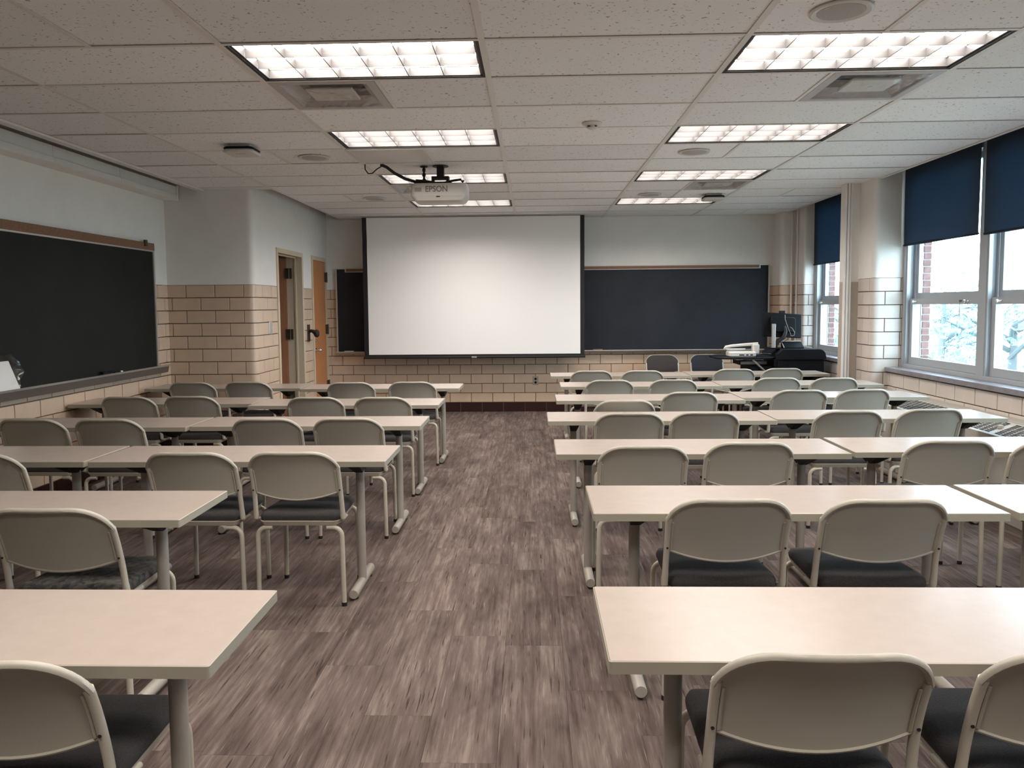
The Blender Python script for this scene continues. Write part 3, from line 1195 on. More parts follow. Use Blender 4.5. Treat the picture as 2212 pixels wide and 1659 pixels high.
for z in (0.2, 0.25, 0.29):
    mp_.lathe([(0.009, z - 0.018), (0.015, z - 0.01), (0.015, z + 0.01), (0.009, z + 0.018)], 10, (-0.145, 0.17, 0))
mp_.build('safety_rod', 'matte_black', t, 40)
MB().lathe([(0.07, 0.319), (0.07, 0.315), (0.0, 0.314)], 20, (0, 0.17, 0)).build('ceiling_flange', 'matte_black', t, 30)
cz = CEIL - 2.39
c = thing('projector_cable', 'thick black cable looping from ceiling plate to projector mount', 'cable', (PX, PY, 2.39))
MB().tube([(-0.49, -0.02, cz - 0.008), (-0.44, 0.0, cz - 0.03), (-0.38, 0.03, cz - 0.075), (-0.30, 0.08, cz - 0.115), (-0.22, 0.12, cz - 0.135), (-0.12, 0.15, cz - 0.145)], 0.013, 10).build('main_cable', 'rubber', c, 60)
MB().tube([(-0.62, -0.03, cz - 0.008), (-0.62, -0.03, cz - 0.05), (-0.595, -0.03, cz - 0.085), (-0.56, -0.03, cz - 0.085), (-0.52, -0.03, cz - 0.05), (-0.48, -0.02, cz - 0.025), (-0.45, -0.01, cz - 0.03)], 0.005, 8).build('loop_cable', 'rubber', c, 60)

# ------------------------------------------------------------------ projection screen
t = thing('projection_screen', 'white pull-down projection screen with black border, hanging from ceiling', 'projection screen', (-0.81, 10.74, 0.79))
SW = 1.51
zt = CEIL - 0.79


def sheet(x0, x1, z0, z1, y, th, m, name, nz=24):
    mb = MB()
    v, f = [], []
    nx = 24
    for s in (0, 1):
        for iz in range(nz + 1):
            for ix in range(nx + 1):
                x = x0 + (x1 - x0) * ix / nx
                z = z0 + (z1 - z0) * iz / nz
                wv = 0.006 * math.sin((z - 0.3) * 2.6) + 0.004 * math.sin(x * 1.7 + z) + 0.012 * math.exp(-((z - 1.62) / 0.09) ** 2)
                v.append((x, y + s * th + wv, z))
    W1 = nx + 1
    for s in (0, 1):
        for iz in range(nz):
            for ix in range(nx):
                q = s * (nz + 1) * W1 + iz * W1 + ix
                fc = (q, q + 1, q + 1 + W1, q + W1)
                f.append(fc if s == 0 else tuple(reversed(fc)))
    mb.add(v, f)
    return mb.build(name, m, t, 60)


sheet(-SW + 0.062, SW - 0.058, 0.052, zt - 0.012, -0.001, 0.001, 'screen_white', 'viewing_surface')
sheet(-SW, SW, 0.0, zt, 0.001, 0.0012, 'matte_black', 'border')
MB().tube([(-SW - 0.01, 0.0, 0.012), (SW + 0.01, 0.0, 0.012)], 0.016, 10).build('weight_bar', 'matte_black', t, 40)
MB().rprism(rrect(-0.035, 0.035, -0.024, -0.012, 0.004, 2), 0.0, 0.022, 0.003).build('pull_tab', 'alu', t)
bx('slot_trim', 'grid_metal', t, -SW - 0.03, SW + 0.03, -0.03, -0.012, zt - 0.006, zt - 0.001)

# ------------------------------------------------------------------ front chalkboard
t = thing('chalkboard', 'long black chalkboard on the front wall behind the screen', 'chalkboard', (0.25, YW - 0.045, 0.845))
HX = 3.03
bx('slate', 'slate_black', t, -HX + 0.02, HX - 0.02, 0.0, 0.012, 0.0, 1.185)
fr = MB()
fr.box(-HX, -HX + 0.022, -0.012, 0.03, 0.0, 1.195)
fr.box(HX - 0.022, HX, -0.012, 0.03, 0.0, 1.195)
fr.box(-HX + 0.022, HX - 0.022, -0.006, 0.03, 1.185, 1.195)
fr.build('frame', 'alu', t)
bx('map_rail_cork', 'cork', t, -HX + 0.155, HX - 0.15, -0.02, -0.004, 1.152, 1.190)
fr = MB()
fr.box(-HX + 0.14, HX - 0.135, -0.022, -0.002, 1.192, 1.200)
fr.box(-HX + 0.14, HX - 0.135, -0.022, -0.002, 1.143, 1.150)
fr.box(-HX + 0.14, -HX + 0.153, -0.022, -0.002, 1.150, 1.192)
fr.box(HX - 0.148, HX - 0.135, -0.022, -0.002, 1.150, 1.192)
fr.build('map_rail_edge', 'alu', t)
tr = MB()
prof = [(0.03, 0.0), (-0.05, -0.005), (-0.075, 0.02), (-0.07, 0.024), (-0.048, 0.004), (0.03, 0.012)]
tr.loft([[(x, p, z) for p, z in prof] for x in (-HX, HX)])
tr.build('chalk_tray', 'alu', t)
MB().tube([(-HX, -0.073, 0.023), (HX, -0.073, 0.023)], 0.005, 6).build('tray_lip', 'white_plastic', t)  # lip bead coloured white to stand for the highlight along the tray


def eraser(loc, label, body, felt, rz=0):
    e = thing('chalk_eraser', label, 'eraser', loc, rz)
    cbox(-0.065, 0.065, -0.02, 0.02, 0.012, 0.032, 0.008, 0.004).build('grip', body, e)
    cbox(-0.066, 0.066, -0.022, 0.022, 0.0, 0.012, 0.004, 0.002).build('felt', felt, e)


eraser((0.90, YW - 0.085, 0.853), 'small dark eraser on the front tray beside the screen', 'cork', 'fabric_charcoal')
eraser((-2.60, YW - 0.085, 0.853), 'pale eraser at the left end of the front tray', 'alu', 'fabric_charcoal')

# ------------------------------------------------------------------ side chalkboard
t = thing('chalkboard', 'dark green side chalkboard on the left wall', 'chalkboard', (XL + 0.012, 5.0, BZ0))
Y1, Y0 = 2.79, -2.6
bx('slate', 'slate_green', t, 0.004, 0.022, Y0, Y1, 0, 1.24)
fr = MB()
fr.box(0.0, 0.032, Y1, Y1 + 0.028, 0.0, 1.24)
fr.box(0.022, 0.034, Y0, Y1, 1.155, 1.168)
fr.box(0.0, 0.032, Y0 - 0.028, Y0, 0.0, 1.24)
fr.build('frame', 'alu', t)
bx('map_rail_cork', 'cork', t, 0.0, 0.034, Y0, Y1 + 0.028, 1.168, 1.24)
bx('rail_clip', 'bronze', t, 0.03, 0.05, Y1 - 0.18, Y1 - 0.14, 1.20, 1.262)
tr = MB()
prof = [(0.0, -0.06), (0.0, 0.004), (0.085, 0.006), (0.088, 0.006), (0.075, -0.058)]
tr.loft([[(p, y, z) for p, z in prof] for y in (Y0, Y1 + 0.13)])
tr.build('chalk_tray', 'tray_brown', t)
MB().loft([[(p, y, z) for p, z in ((0.0, 0.0045), (0.0, 0.010), (0.084, 0.012), (0.090, 0.022), (0.096, 0.020), (0.092, 0.0045))] for y in (Y0, Y1 + 0.14)]).build('tray_lip', 'alu', t)
eraser((XL + 0.062, 6.80, BZ0 + 0.0115), 'black eraser lying on the left chalkboard tray', 'soft_black', 'fabric_charcoal', 1.45)
mk = thing('marker', 'dark marker with pale cap on the left chalkboard tray', 'marker', (XL + 0.062, 7.0, BZ0 + 0.020))
MB().tube([(0, -0.07, 0), (0, 0.03, 0)], 0.008, 10).build('barrel', 'soft_black', mk, 40)
MB().tube([(0, 0.03, 0), (0, 0.07, 0)], 0.009, 10).build('cap', 'white_plastic', mk, 40)
pd_ = thing('paper_pad', 'white paper in a clear plastic bag leaning on the left chalkboard', 'paper', (XL + 0.03, 5.36, BZ0 + 0.014))
mb = MB().box(0.0, 0.012, -0.28, 0.22, 0.0, 0.21)
mb.map(lambda p: Vector((p.x + 0.055 - p.z * 0.20, p.y - p.z * 0.26 * (1 if p.y > 0 else 0.2), p.z)))
mb.build('sheets', 'paper', pd_)
bag = MB()
n = 14
rings = []
for i in range(n + 1):
    z = 0.255 * i / n
    ring = []
    for k in range(12):
        a = 2 * PI * k / 12
        rr = 0.012 + 0.014 * math.sin(PI * i / n)
        ring.append((0.062 - z * 0.20 + math.cos(a) * rr, -0.02 + math.sin(a) * (0.34 - 0.10 * abs(i / n - 0.55) * 2) + 0.012 * math.sin(5 * i + k), z))
    rings.append(ring)
bag.loft(rings)
bag.build('plastic_bag', 'film', pd_, 60)

# long casing near the ceiling on the left wall
t = thing('wall_casing', 'long beige metal casing along the top of the left wall', 'casing', (XL + 0.01, 2.0, 2.616))
prof = [(0.0, 0.0), (0.145, 0.0), (0.160, 0.006), (0.160, 0.050), (0.150, 0.054), (0.146, 0.140), (0.138, 0.146), (0.0, 0.146)]
segs = [(-4.3, -0.2), (-0.2, 4.02), (4.02, 5.0), (5.0, 6.10)]
for a, b in segs:
    MB().loft([[(p, y, z) for p, z in prof] for y in (a + 0.002, b - 0.002)]).build('casing_section', 'trim_cream' if False else 'plaster', t)
MB().box(0.0, 0.163, 6.098, 6.125, -0.002, 0.148).build('end_cap', 'plaster', t)

# ------------------------------------------------------------------ wall fittings
t = thing('light_switch', 'steel light switch plate left of the open door', 'light switch', (XD + 0.012, 8.60, 1.28))
MB().rprism(rrect(-0.045, 0.045, -0.07, 0.07, 0.006, 2), 0.0, 0.006, 0.002).map(lambda p: Vector((p.z, p.x, p.y))).build('plate', 'alu', t)
for s in (-1, 1):
    bx('toggle', 'white_plastic', t, 0.005, 0.02, s * 0.02 - 0.005, s * 0.02 + 0.005, -0.008, 0.012)
t = thing('door_holder', 'bronze wall plate with black bumper between the doors', 'door holder', (XD + 0.012, 10.05, 1.17))
cbox(0.0, 0.012, -0.05, 0.05, -0.11, 0.11, 0.004, 0.002).build('plate', 'bronze', t)
MB().tube([(0.01, 0, 0.02), (0.04, 0, 0.03), (0.075, -0.01, 0.02), (0.10, -0.02, 0.0)], [0.022, 0.02, 0.026, 0.03], 10).build('arm', 'matte_black', t, 50)
MB().lathe([(0.0, -0.03), (0.035, -0.028), (0.05, -0.012), (0.05, 0.012), (0.035, 0.028), (0.0, 0.03)], 16, (0.115, -0.02, -0.005), 'x').build('bumper', 'matte_black', t, 50)
t = thing('wall_outlet', 'brushed wall outlet on the front wall beside the aisle', 'outlet', (0.03, YW - 0.013, 0.44))
MB().rprism(rrect(-0.04, 0.04, -0.06, 0.06, 0.005, 2), 0.0, 0.006, 0.002).map(lambda p: Vector((p.x, -p.z, p.y))).build('plate', 'leg_metal', t)
for s in (-1, 1):
    MB().lathe([(0.017, 0), (0.017, -0.004), (0, -0.004)], 12, (0, -0.006, s * 0.025), 'y').build('socket', 'soft_black', t)
# vertical conduits
for x, y, lb in ((3.465, 10.71, 'thin painted conduit on the front right chase, nearer the board'), (3.505, 10.62, 'thin painted conduit on the front right chase, nearer the window')):
    t = thing('conduit', lb, 'pipe', (x, y, 0), 0, 'painted conduits')
    MB().tube([(0, 0, 0), (0, 0, CEIL + 0.3)], 0.013, 10).build('pipe', 'plaster', t, 60)
    for z in (0.6, 1.5, 2.3):
        MB().lathe([(0.013, -0.015), (0.018, -0.012), (0.018, 0.012), (0.013, 0.015)], 10, (0, 0, z)).build('clamp', 'plaster', t)
t = thing('conduit', 'wide painted raceway on the chase between the windows', 'pipe', (3.235, 8.30, 0), 0, 'painted conduits')
for k, x in enumerate((-0.012, 0.016, 0.044)):
    cbox(x - 0.011, x + 0.011, -0.022 - 0.008 * (k == 1), 0.0, 0.0, CEIL + 0.2, 0.003, 0.002).build('channel', 'plaster', t)

# ------------------------------------------------------------------ heater cabinet
t = thing('radiator_cabinet', 'cream convector heater with slotted grille under the near windows', 'heater', (0, 0, 0))
HA, HB = 3.30, 7.90
mb = MB()
prof = [(3.535, 0.0), (3.535, 0.645), (3.40, 0.645), (3.385, 0.640), (3.21, 0.575), (3.20, 0.565), (3.20, 0.0)]
ins = [(3.52, 0.02), (3.52, 0.60), (3.39, 0.60), (3.22, 0.54), (3.22, 0.02)]
bx('cabinet_back', 'heater_dark', t, 3.22, 3.53, HA + 0.01, HB - 0.01, 0.01, 0.53)
MB().box(3.395, 3.535, HA, HB, 0.632, 0.645).box(3.20, 3.214, HA, HB, 0.0, 0.572).build('casing', 'heater_cream', t)
for y in (HA, HB - 0.012):
    mb = MB()
    mb.loft([[(p, yy, z) for p, z in prof] for yy in (y, y + 0.012)])
    mb.build('end_panel', 'heater_cream', t)
npan = 6
pl_ = (HB - HA) / npan
sl0, sl1 = Vector((3.212, 0.572)), Vector((3.397, 0.641))
for i in range(npan):
    a = HA + 0.012 + i * (HB - HA - 0.024) / npan
    b = a + (HB - HA - 0.024) / npan
    g = MB()

    def slab(y0, y1, s0, s1, th=0.0012):
        p, q = sl0.lerp(sl1, s0), sl0.lerp(sl1, s1)
        d = (sl1 - sl0).normalized()
        nn = Vector((-d.y, d.x))
        v = []
        for yy in (y0, y1):
            for pt, o in ((p, 0), (q, 0), (q, -th), (p, -th)):
                w2 = pt + nn * o
                v.append((w2.x, yy, w2.y))
        g.add(v, [(0, 1, 2, 3), (7, 6, 5, 4), (0, 4, 5, 1), (1, 5, 6, 2), (2, 6, 7, 3), (3, 7, 4, 0)])
    slab(a, a + 0.03, 0, 1)
    slab(b - 0.03, b, 0, 1)
    slab(a + 0.03, b - 0.03, 0, 0.08)
    slab(a + 0.03, b - 0.03, 0.92, 1)
    n = 10
    for k in range(1, n):
        y = a + 0.03 + (b - a - 0.06) * k / n
        slab(y - 0.004, y + 0.004, 0.08, 0.92)
    for k in range(1, 10):
        s = 0.08 + 0.84 * k / 10
        slab(a + 0.03, b - 0.03, s - 0.008, s + 0.008, 0.0012)
    g.build('grille', 'heater_cream', t)
    MB().lathe([(0.0, 0.014), (0.018, 0.012), (0.02, 0.0), (0.02, -0.01)], 12, (3.30, a + 0.02, 0.615)).build('access_knob', 'heater_cream', t, 40)

# ------------------------------------------------------------------ teacher desk
t = thing('lectern_desk', 'black teaching console with rounded top at the far window', 'desk', (2.87, 9.30, 0))
mb = MB()
prof = [(0.0, 0.0), (0.555, 0.0), (0.555, 0.86)]
for k in range(7):
    a = math.radians(90 * k / 6)
    prof.append((0.555 - 0.075 + 0.075 * math.cos(a), 0.885 + 0.075 * math.sin(a)))
prof += [(0.06, 0.96), (0.0, 0.90)]
body = MB().rprism(rrect(0.01, 0.545, 0.02, 0.63, 0.01, 2), 0.0, 0.84, 0.002).build('cabinet', 'desk_black', t)
bx('front_panel', 'desk_black', body, 0.06, 0.51, 0.012, 0.022, 0.10, 0.78)
MB().loft([[(x, y, z) for x, z in [(0.0, 0.842), (0.56, 0.842), (0.56, 0.87)] + prof[3:]] for y in (0.0, 0.65)]).build('top', 'desk_black', t, 40)
lf_ = []
for x, y in rrect(-0.70, 0.02, 0.02, 0.62, 0.16, 6):
    lf_.append((x, y))
MB().rprism(lf_, 0.845, 0.868, 0.006).build('side_shelf', 'desk_black', t)
MB().tube([(-0.02, 0.06, 0.60), (-0.28, 0.06, 0.84)], 0.011, 8).build('shelf_bracket', 'leg_metal', t)
MB().tube([(-0.02, 0.55, 0.60), (-0.28, 0.55, 0.84)], 0.011, 8).build('shelf_bracket', 'leg_metal', t)
bx('shelf_post', 'soft_black', t, -0.03, 0.01, 0.04, 0.07, 0.0, 0.845)
dr = MB().box(-0.36, -0.04, 0.30, 0.62, 0.765, 0.80).build('slide_tray', 'paper', t)
bx('tray_edge', 'soft_black', dr, -0.37, -0.36, 0.29, 0.62, 0.76, 0.805)
bx('equipment_rack', 'desk_black', t, -0.28, -0.035, 0.12, 0.60, 0.02, 0.755)

# document camera
t = thing('document_camera', 'white folded document camera on the console side shelf', 'document camera', (2.50, 9.50, 0.869))
MB().rprism(rrect(-0.17, 0.15, -0.12, 0.12, 0.05, 5), 0.0, 0.062, 0.012).build('base', 'white_plastic', t, 40)
for x0, x1 in ((-0.06, 0.0), (0.02, 0.05), (0.07, 0.10)):
    bx('port', 'soft_black', t, x0, x1, -0.1215, -0.118, 0.018, 0.032)
MB().rprism(rrect(0.12, 0.20, -0.05, 0.05, 0.02, 4), 0.03, 0.145, 0.008).build('column', 'white_plastic', t, 40)
MB().tube([(0.19, 0, 0.150), (0.05, 0, 0.142), (-0.12, 0, 0.128), (-0.19, 0, 0.115), (-0.205, 0, 0.098), (-0.18, 0, 0.086), (0.04, 0, 0.088)], [0.020, 0.018, 0.017, 0.017, 0.016, 0.014, 0.012], 10).build('folded_arm', 'white_plastic', t, 60)
MB().tube([(0.21, 0.02, 0.03), (0.28, 0.03, 0.028), (0.36, 0.05, 0.02)], 0.008, 8).build('plug', 'chrome', t, 50)

# monitor on a post
t = thing('monitor', 'black computer monitor seen from behind on the console', 'monitor', (2.99, 9.56, 0.962))
mon = MB()
mon.rprism(rrect(-0.245, 0.245, -0.145, 0.145, 0.012, 3), -0.018, 0.018, 0.006)
mon.rprism(rrect(-0.16, 0.16, -0.10, 0.09, 0.03, 3), -0.045, -0.015, 0.012)
RM = Matrix.Rotation(math.radians(90), 4, 'X')
RR = Matrix.Translation((0.0, 0.0, 0.275)) @ Matrix.Rotation(math.radians(10), 4, 'Z') @ Matrix.Rotation(math.radians(3.5), 4, 'Y') @ Matrix.Rotation(math.radians(-8), 4, 'X') @ Matrix.Rotation(math.radians(-90), 4, 'X')
mon.map(lambda p: RR @ p)
hd = mon.build('housing', 'soft_black', t, 40)
MB().rprism(rrect(-0.035, 0.035, -0.015, 0.015, 0.006, 2), 0.0, 0.035, 0.004).map(lambda p: p + Vector((0.005, 0.02, 0.415))).build('webcam', 'matte_black', t)
MB().rprism(rrect(-0.022, 0.022, -0.018, 0.018, 0.005, 2), 0.0, 0.295, 0.003).map(lambda p: p + Vector((-0.125, -0.09, 0.0))).build('post', 'alu', t)
bx('post_base', 'soft_black', t, -0.20, -0.06, -0.15, -0.02, 0.0, 0.012)
MB().tube([(-0.10, -0.06, 0.03), (-0.06, -0.06, 0.09), (0.0, -0.07, 0.13), (0.03, -0.05, 0.20), (0.02, -0.03, 0.26)], [0.03, 0.028, 0.026, 0.022, 0.02], 10).build('support_arm', 'matte_black', t, 60)
MB().tube([(0.03, -0.02, 0.40), (0.02, -0.055, 0.35), (0.05, -0.07, 0.25), (0.08, -0.07, 0.18), (0.09, -0.06, 0.15)], 0.003, 6).build('webcam_wire', 'grey_plate', t)
MB().tube([(0.075, -0.07, 0.255), (0.10, -0.075, 0.24), (0.13, -0.075, 0.19), (0.125, -0.07, 0.155), (0.09, -0.07, 0.15)], 0.004, 6).build('loop_wire', 'grey_plate', t)
MB().tube([(0.06, -0.06, 0.15), (0.05, -0.07, 0.11), (0.0, -0.07, 0.075), (-0.04, -0.05, 0.07)], 0.003, 6).build('desk_wire', 'soft_black', t)
k = thing('control_panel', 'slim black control panel with pale edge on the console top', 'control panel', (3.05, 9.52, 0.962))
pan = MB()
pan.loft([[(x, y, z) for y, z in ((-0.07, 0.0), (0.07, 0.0), (0.07, 0.075), (0.04, 0.080), (-0.07, 0.012))] for x in (-0.06, 0.17)])
pan.build('body', 'soft_black', k)
MB().tube([(-0.065, -0.075, 0.012), (-0.065, 0.04, 0.083), (0.17, 0.04, 0.083)], 0.006, 6).build('edge', 'white_plastic', k)

# ------------------------------------------------------------------ tables
TH = 0.728
TW, TD = 1.52, 0.46
top_m = cbox(-TW / 2 + 0.0025, TW / 2 - 0.0025, 0.0025, TD - 0.0025, TH - 0.028, TH, 0.004, 0.0012).mesh('tabletop', 'laminate')
eb = MB()
o_ = rrect(-TW / 2, TW / 2, 0, TD, 0.006, 2)
i_ = rrect(-TW / 2 + 0.002, TW / 2 - 0.002, 0.002, TD - 0.002, 0.004, 2)
eb.loft([[(x, y, TH - 0.029) for x, y in o_], [(x, y, TH - 0.0015) for x, y in o_], [(x, y, TH - 0.0003) for x, y in i_]], True, False)
eb_m = eb.mesh('edge_band', 'edge_band')
col_m = MB().tube([(0, TD / 2, 0.045), (0, TD / 2, TH - 0.07)], 0.0225, 18).mesh('column', 'leg_metal', 50)
ft = MB()
ft.lathe([(0.0, -0.214), (0.0225, -0.214), (0.0245, -0.211), (0.0245, 0.211), (0.0225, 0.214), (0.0, 0.214)], 18, (0, TD / 2, 0.036), 'y')
ft_m = ft.mesh('foot', 'leg_metal', 40)
gl_m = MB().lathe([(0.016, 0.0), (0.016, 0.008), (0.008, 0.012), (0.008, 0.02)], 10).mesh('glide', 'rubber')
br = MB()
br.loft([[(sx * a, TD / 2 + sy * b, z) for sx, sy in ((-1, -1), (1, -1), (1, 1), (-1, 1))] for a, b, z in ((0.02, 0.03, TH - 0.10), (0.035, 0.17, TH - 0.036), (0.035, 0.18, TH - 0.029))])
br_m = br.mesh('bracket', 'soft_black')
num = ['nearest', 'second', 'third', 'fourth', 'fifth', 'sixth', 'farthest']


def table(xc, yn, label, rz=0):
    t = thing('training_table', label, 'table', (xc, yn, 0), rz, 'cream training tables in rows')
    link('tabletop', top_m, t)
    link('edge_band', eb_m, t)
    for s in (-1, 1):
        x = s * (TW / 2 - 0.18)
        link('column', col_m, t, (x, 0, 0))
        f = link('foot', ft_m, t, (x, 0, 0))
        for q in (-1, 1):
            link('glide', gl_m, f, (0, TD / 2 + q * 0.17, 0))
        link('bracket', br_m, t, (x, 0, 0))
    return t


RT = [[(0.16, 1.66)], [(0.22, 2.875), (1.775, 2.885)], [(0.115, 4.045), (1.665, 4.08)], [(0.095, 5.215), (1.625, 5.27)],
      [(0.185, 6.34), (1.715, 6.49)], [(0.26, 7.44), (1.79, 7.50)], [(0.19, 8.56), (1.72, 8.65)]]
for r, lst in enumerate(RT):
    for q, (x0, y0) in enumerate(lst):
        table(x0 + TW / 2, y0, 'cream training table, %s row on the window side, %s' % (num[r], ['beside the aisle', 'toward the windows'][q]))
LT = [[(-0.705, 1.625)], [(-1.30, 2.79)], [(-0.745, 3.87), (-2.285, 3.875)], [(-0.735, 5.035), (-2.27, 5.015)], [(-0.745, 6.11), (-2.275, 6.24)], [(-0.70, 7.36), (-2.24, 7.44)]]
numl = ['nearest', 'second', 'third', 'fourth', 'fifth', 'farthest']
for r, lst in enumerate(LT):
    for q, (x1, y0) in enumerate(lst):
        table(x1 - TW / 2, y0, 'cream training table, %s row on the left side, %s' % (numl[r], ['beside the aisle', 'toward the left wall'][q]))

# ------------------------------------------------------------------ chairs
CH = 0.805
HW = 0.2235


def back_y(z):
    return 0.012 - 0.112 * max(0, (z - 0.44) / (CH - 0.44)) ** 1.9


def shell_top(x):
    a = abs(x) / HW
    # flat top, round shoulders
    if a < 0.45:
        return CH - 0.004 * (1 - (a / 0.45) ** 2) * 0
    q = min(1.0, (a - 0.45) / 0.55)
    return CH - 0.115 * (1 - math.sqrt(max(0, 1 - q ** 2.1)))


def shell_bot(x):
    a = min(1, abs(x) / (HW - 0.02))
    return 0.552 + 0.036 * a ** 2


def shell_pt(x, z, off=0.0):
    curve = 0.030 * (x / HW) ** 2
    return (x, back_y(z) - 0.026 + curve + off, z)


def back_shell():
    nx, nz = 22, 12
    mb = MB()
    v, f = [], []
    for s, off in ((0, -0.004), (1, 0.003)):
        for iz in range(nz + 1):
            for ix in range(nx + 1):
                u = -1 + 2 * ix / nx
                x = HW * math.sin(u * PI / 2) * 0.985
                zb = shell_bot(x)
                ztp = max(shell_top(x), zb + 0.01)
                z = zb + (ztp - zb) * iz / nz
                lim = HW if z > 0.70 else HW - 0.017
                xx = max(-lim, min(lim, x))
                v.append(shell_pt(xx, z, off))
    W1 = nx + 1
    for s in (0, 1):
        for iz in range(nz):
            for ix in range(nx):
                q = s * (nz + 1) * W1 + iz * W1 + ix
                fc = (q, q + 1, q + 1 + W1, q + W1)
                f.append(fc if s == 0 else tuple(reversed(fc)))
    o = (nz + 1) * W1
    for ix in range(nx):
        f.append((ix + 1, ix, o + ix, o + ix + 1))
        a = nz * W1 + ix
        f.append((a, a + 1, o + a + 1, o + a))
    for iz in range(nz):
        a, b = iz * W1, (iz + 1) * W1
        f.append((a, b, o + b, o + a))
        a, b = a + nx, b + nx
        f.append((b, a, o + a, o + b))
    mb.add(v, f)
    # rolled lip along the top edge and a thin bead along the bottom edge
    lip = []
    for i in range(27):
        u = -1 + 2 * i / 26
        x = HW * math.sin(u * PI / 2) * 0.985
        z = shell_top(x)
        lip.append(Vector(shell_pt(x, z, -0.004)) + Vector((0, 0, -0.004)))
    mb.tube(lip, 0.0095, 8)
    bot = []
    for i in range(17):
        x = (HW - 0.018) * (-1 + 2 * i / 16)
        bot.append(shell_pt(x, shell_bot(x), -0.003))
    mb.tube(bot, 0.005, 6)
    # moulded ridges beside the uprights
    for s in (-1, 1):
        mb.tube([shell_pt(s * (HW - 0.022), z, -0.005) for z in (0.705, 0.67, 0.63, 0.593)], 0.005, 6)
    return mb.mesh('backrest', 'chair_shell', 45)


def back_pad_mesh(m):
    nx, nz = 16, 8
    mb = MB()
    v, f = [], []
    for iz in range(nz + 1):
        for ix in range(nx + 1):
            u = -1 + 2 * ix / nx
            x = HW * math.sin(u * PI / 2) * 0.99
            zb = shell_bot(x) + 0.004
            ztp = max(shell_top(x) + 0.0015, zb + 0.01)
            z = zb + (ztp - zb) * iz / nz
            lim = HW * 0.995 if z > 0.70 else HW - 0.018
            xx = max(-lim, min(lim, x))
            e = min(1, 4 * (1 - abs(u)), 4 * iz / nz, 4 * (1 - iz / nz))
            v.append(shell_pt(xx, z, 0.0035 + 0.016 * e))
    W1 = nx + 1
    for iz in range(nz):
        for ix in range(nx):
            q = iz * W1 + ix
            f.append((q + W1, q + W1 + 1, q + 1, q))
    mb.add(v, f)
    return mb.mesh('back_pad', m, 60)


def seat_poly(y0, y1, wr, wf, r=0.03):
    base = rrect(-1, 1, 0, 1, 0.14, 5)
    out = []
    for x, y in base:
        w = wr + (wf - wr) * y
        out.append((x * w, y0 + (y1 - y0) * y))
    return out


def cushion_mesh(m):
    mb = MB()
    P = seat_poly(0.0, 0.425, 0.205, 0.195)
    cx, cy = 0, 0.21
    rings = []
    for z, k in ((0.432, 0.96), (0.440, 0.995), (0.462, 1.0), (0.476, 0.97), (0.484, 0.88), (0.489, 0.6), (0.490, 0.2)):
        dz = 0
        rings.append([(cx + (x - cx) * k, cy + (y - cy) * k, z - 0.012 * (1 if (y > 0.36 and z > 0.45) else 0)) for x, y in P])
    mb.loft(rings)
    return mb.mesh('seat_cushion', m, 50)


def pan_mesh():
    mb = MB()
    P = seat_poly(-0.004, 0.42, 0.200, 0.190)
    cx, cy = 0, 0.21
    rings = []
    for z, k in ((0.412, 0.93), (0.414, 0.97), (0.428, 1.0), (0.438, 1.02), (0.438, 0.98)):
        rings.append([(cx + (x - cx) * k, cy + (y - cy) * k, z) for x, y in P])
    mb.loft(rings)
    # under-seat bolts plate
    mb.box(-0.12, 0.12, 0.08, 0.33, 0.398, 0.412)
    return mb.mesh('seat_pan', 'chair_frame', 40)


def upright_mesh(s):
    zs = [0.722, 0.70, 0.66, 0.62, 0.58, 0.54, 0.50, 0.462, 0.447]
    pts = []
    for z in zs:
        x = HW - 0.008 + 0.004 * max(0, (0.60 - z) / 0.15)
        pts.append((s * x, back_y(z) - 0.001 + (0.004 if z < 0.5 else 0), z))
    mb = MB()
    mb.tube(pts, [0.0118] * 7 + [0.0135, 0.012], 10)
    mb.tube([(s * 0.222, 0.014, 0.45), (s * 0.206, 0.05, 0.433), (s * 0.200, 0.16, 0.424)], [0.011, 0.011, 0.009], 8)
    return mb.mesh('upright', 'chair_frame', 50)


def leg_mesh(s, y, xf):
    pts = [(s * (xf - 0.075), y, 0.402), (s * (xf - 0.045), y, 0.402)]
    for k in range(1, 7):
        a = math.radians(90 * k / 6)
        pts.append((s * (xf - 0.045 + 0.045 * math.sin(a)), y, 0.402 - 0.045 * (1 - math.cos(a))))
    pts.append((s * (xf + 0.002), y, 0.2))
    pts.append((s * (xf + 0.004), y, 0.014))
    return MB().tube(pts, 0.0122, 10).mesh('leg', 'chair_frame', 50)


SHELL = back_shell()
PADS = {m: back_pad_mesh(m) for m in ('fabric_charcoal', 'fabric_brown', 'fabric_navy', 'fabric_mosaic')}
CUSH = {m: cushion_mesh(m) for m in PADS}
PAN = pan_mesh()
UPR = {s: upright_mesh(s) for s in (-1, 1)}
LEGS = {(s, k): leg_mesh(s, y, x) for s in (-1, 1) for k, (y, x) in enumerate(((0.012, 0.212), (0.415, 0.200)))}
GLIDE = MB().lathe([(0.0125, 0.0), (0.0135, 0.003), (0.0135, 0.018), (0.010, 0.022)], 10).mesh('glide', 'rubber')
SCREW = MB().lathe([(0.0042, 0.0), (0.0042, -0.003), (0.0, -0.0032)], 8, (0, 0, 0), 'y').mesh('screw', 'rubber')


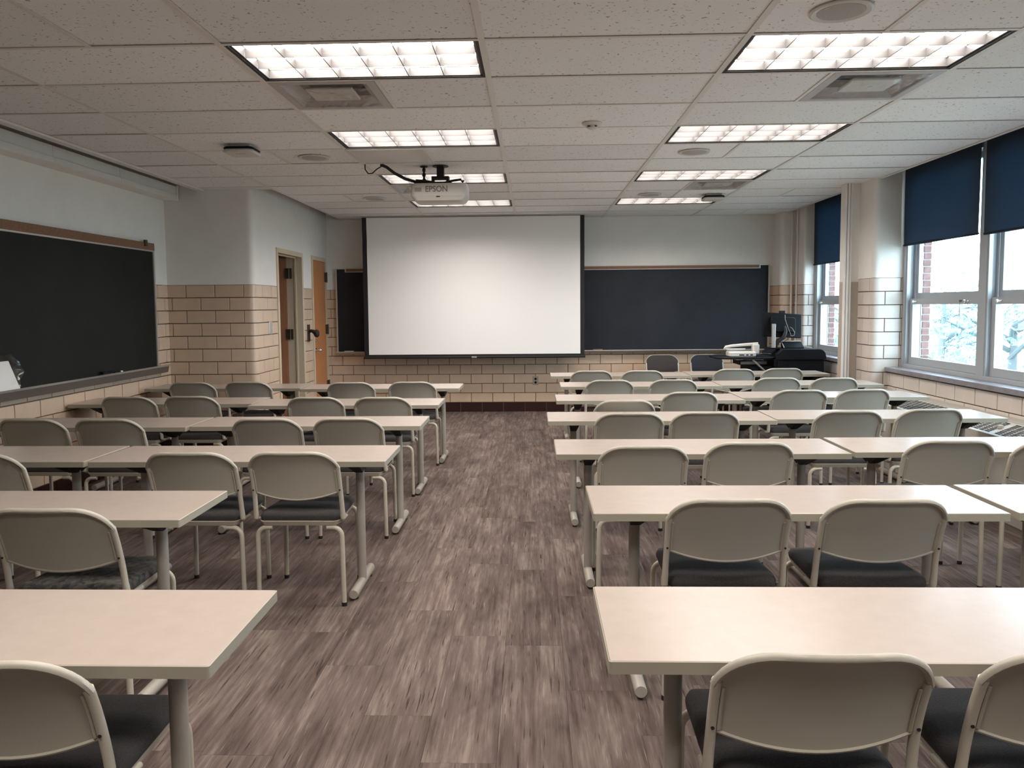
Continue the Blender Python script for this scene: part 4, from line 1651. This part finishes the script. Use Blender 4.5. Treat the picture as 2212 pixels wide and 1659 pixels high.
def chair(x, y, label, fab='fabric_charcoal', rz=0.0, group='beige shell chairs at the tables'):
    """x, y: centre of the back's top edge"""
    off = Vector((0, 0.10, 0))
    off.rotate(Matrix.Rotation(rz, 3, 'Z'))
    t = thing('classroom_chair', label, 'chair', (x + off.x, y + off.y, 0), rz, group)
    link('backrest', SHELL, t)
    link('back_pad', PADS[fab], t)
    link('seat_cushion', CUSH[fab], t)
    link('seat_pan', PAN, t)
    for s in (-1, 1):
        u = link('upright', UPR[s], t)
        link('screw', SCREW, u, (s * (HW - 0.0075), back_y(0.600) - 0.0118, 0.600))
        for k, (yy, xf) in enumerate(((0.012, 0.212), (0.415, 0.200))):
            l = link('leg', LEGS[(s, k)], t)
            link('glide', GLIDE, l, (s * (xf + 0.004), yy, 0))
    return t


K = 1.0216
RC = [[(0.580, 1.516), (1.12, 1.53)], [(0.693, 2.735), (1.235, 2.730)], [(0.534, 3.774), (1.072, 3.868), (2.063, 3.900), (2.585, 3.895)],
      [(0.607, 4.936), (1.088, 4.964), (2.002, 5.000), (2.549, 5.071)], [(0.654, 5.60), (1.219, 6.112), (2.102, 6.222), (2.611, 6.250)],
      [(0.693, 7.121), (1.270, 7.131), (2.241, 7.254), (2.749, 7.223)], [(0.603, 8.141), (1.129, 8.127), (2.107, 8.267), (2.622, 8.313)]]
RROT = {(0, 1): 0.0, (3, 3): 0.06, (4, 0): 0.04, (2, 0): 0.02, (4, 3): 0.06, (2, 2): -0.03}
pos = ['first from the aisle', 'second from the aisle', 'third from the aisle', 'nearest the windows']
for r, lst in enumerate(RC):
    for q, (x, y) in enumerate(lst):
        p_ = pos[q]
        if len(lst) == 2:
            p_ = ['first from the aisle', 'second from the aisle'][q]
        chair(x * K, y * K, 'beige shell chair, %s row on the window side, %s' % (num[r], p_), rz=RROT.get((r, q), 0))
LC = [[(-1.113, 1.463)], [(-1.685, 2.610)], [(-1.150, 3.641), (-1.645, 3.637), (-2.665, 3.614)], [(-1.150, 4.761), (-1.657, 4.756), (-2.659, 4.764), (-3.156, 4.777)],
      [(-1.146, 5.862), (-1.665, 5.885), (-2.672, 5.989), (-3.166, 5.979)], [(-1.102, 7.050), (-1.661, 7.039), (-2.643, 7.138), (-3.160, 7.123)]]
posl = ['first from the aisle', 'second from the aisle', 'third from the aisle', 'nearest the left wall']
for r, lst in enumerate(LC):
    for q, (x, y) in enumerate(lst):
        p_ = posl[q] if len(lst) > 1 else 'cut by the left edge'
        if r == 2 and q == 2:
            p_ = 'cut by the left edge'
        chair(x * K, y * K, 'beige shell chair, %s row on the left side, %s' % (numl[r], p_), fab='fabric_mosaic' if r == 1 else 'fabric_charcoal')
# chairs against the front wall, facing the room
for x, y, fb, lb in ((1.765, 10.86, 'fabric_brown', 'brown upholstered chair facing the room under the front chalkboard'),
                     (2.37, 10.86, 'fabric_navy', 'navy upholstered chair facing the room beside the console'),
                     (3.03, 10.62, 'fabric_charcoal', 'dark chair facing the room, half hidden behind the console')):
    chair(x, y, lb, fab=fb, rz=PI, group='chairs against the front wall')
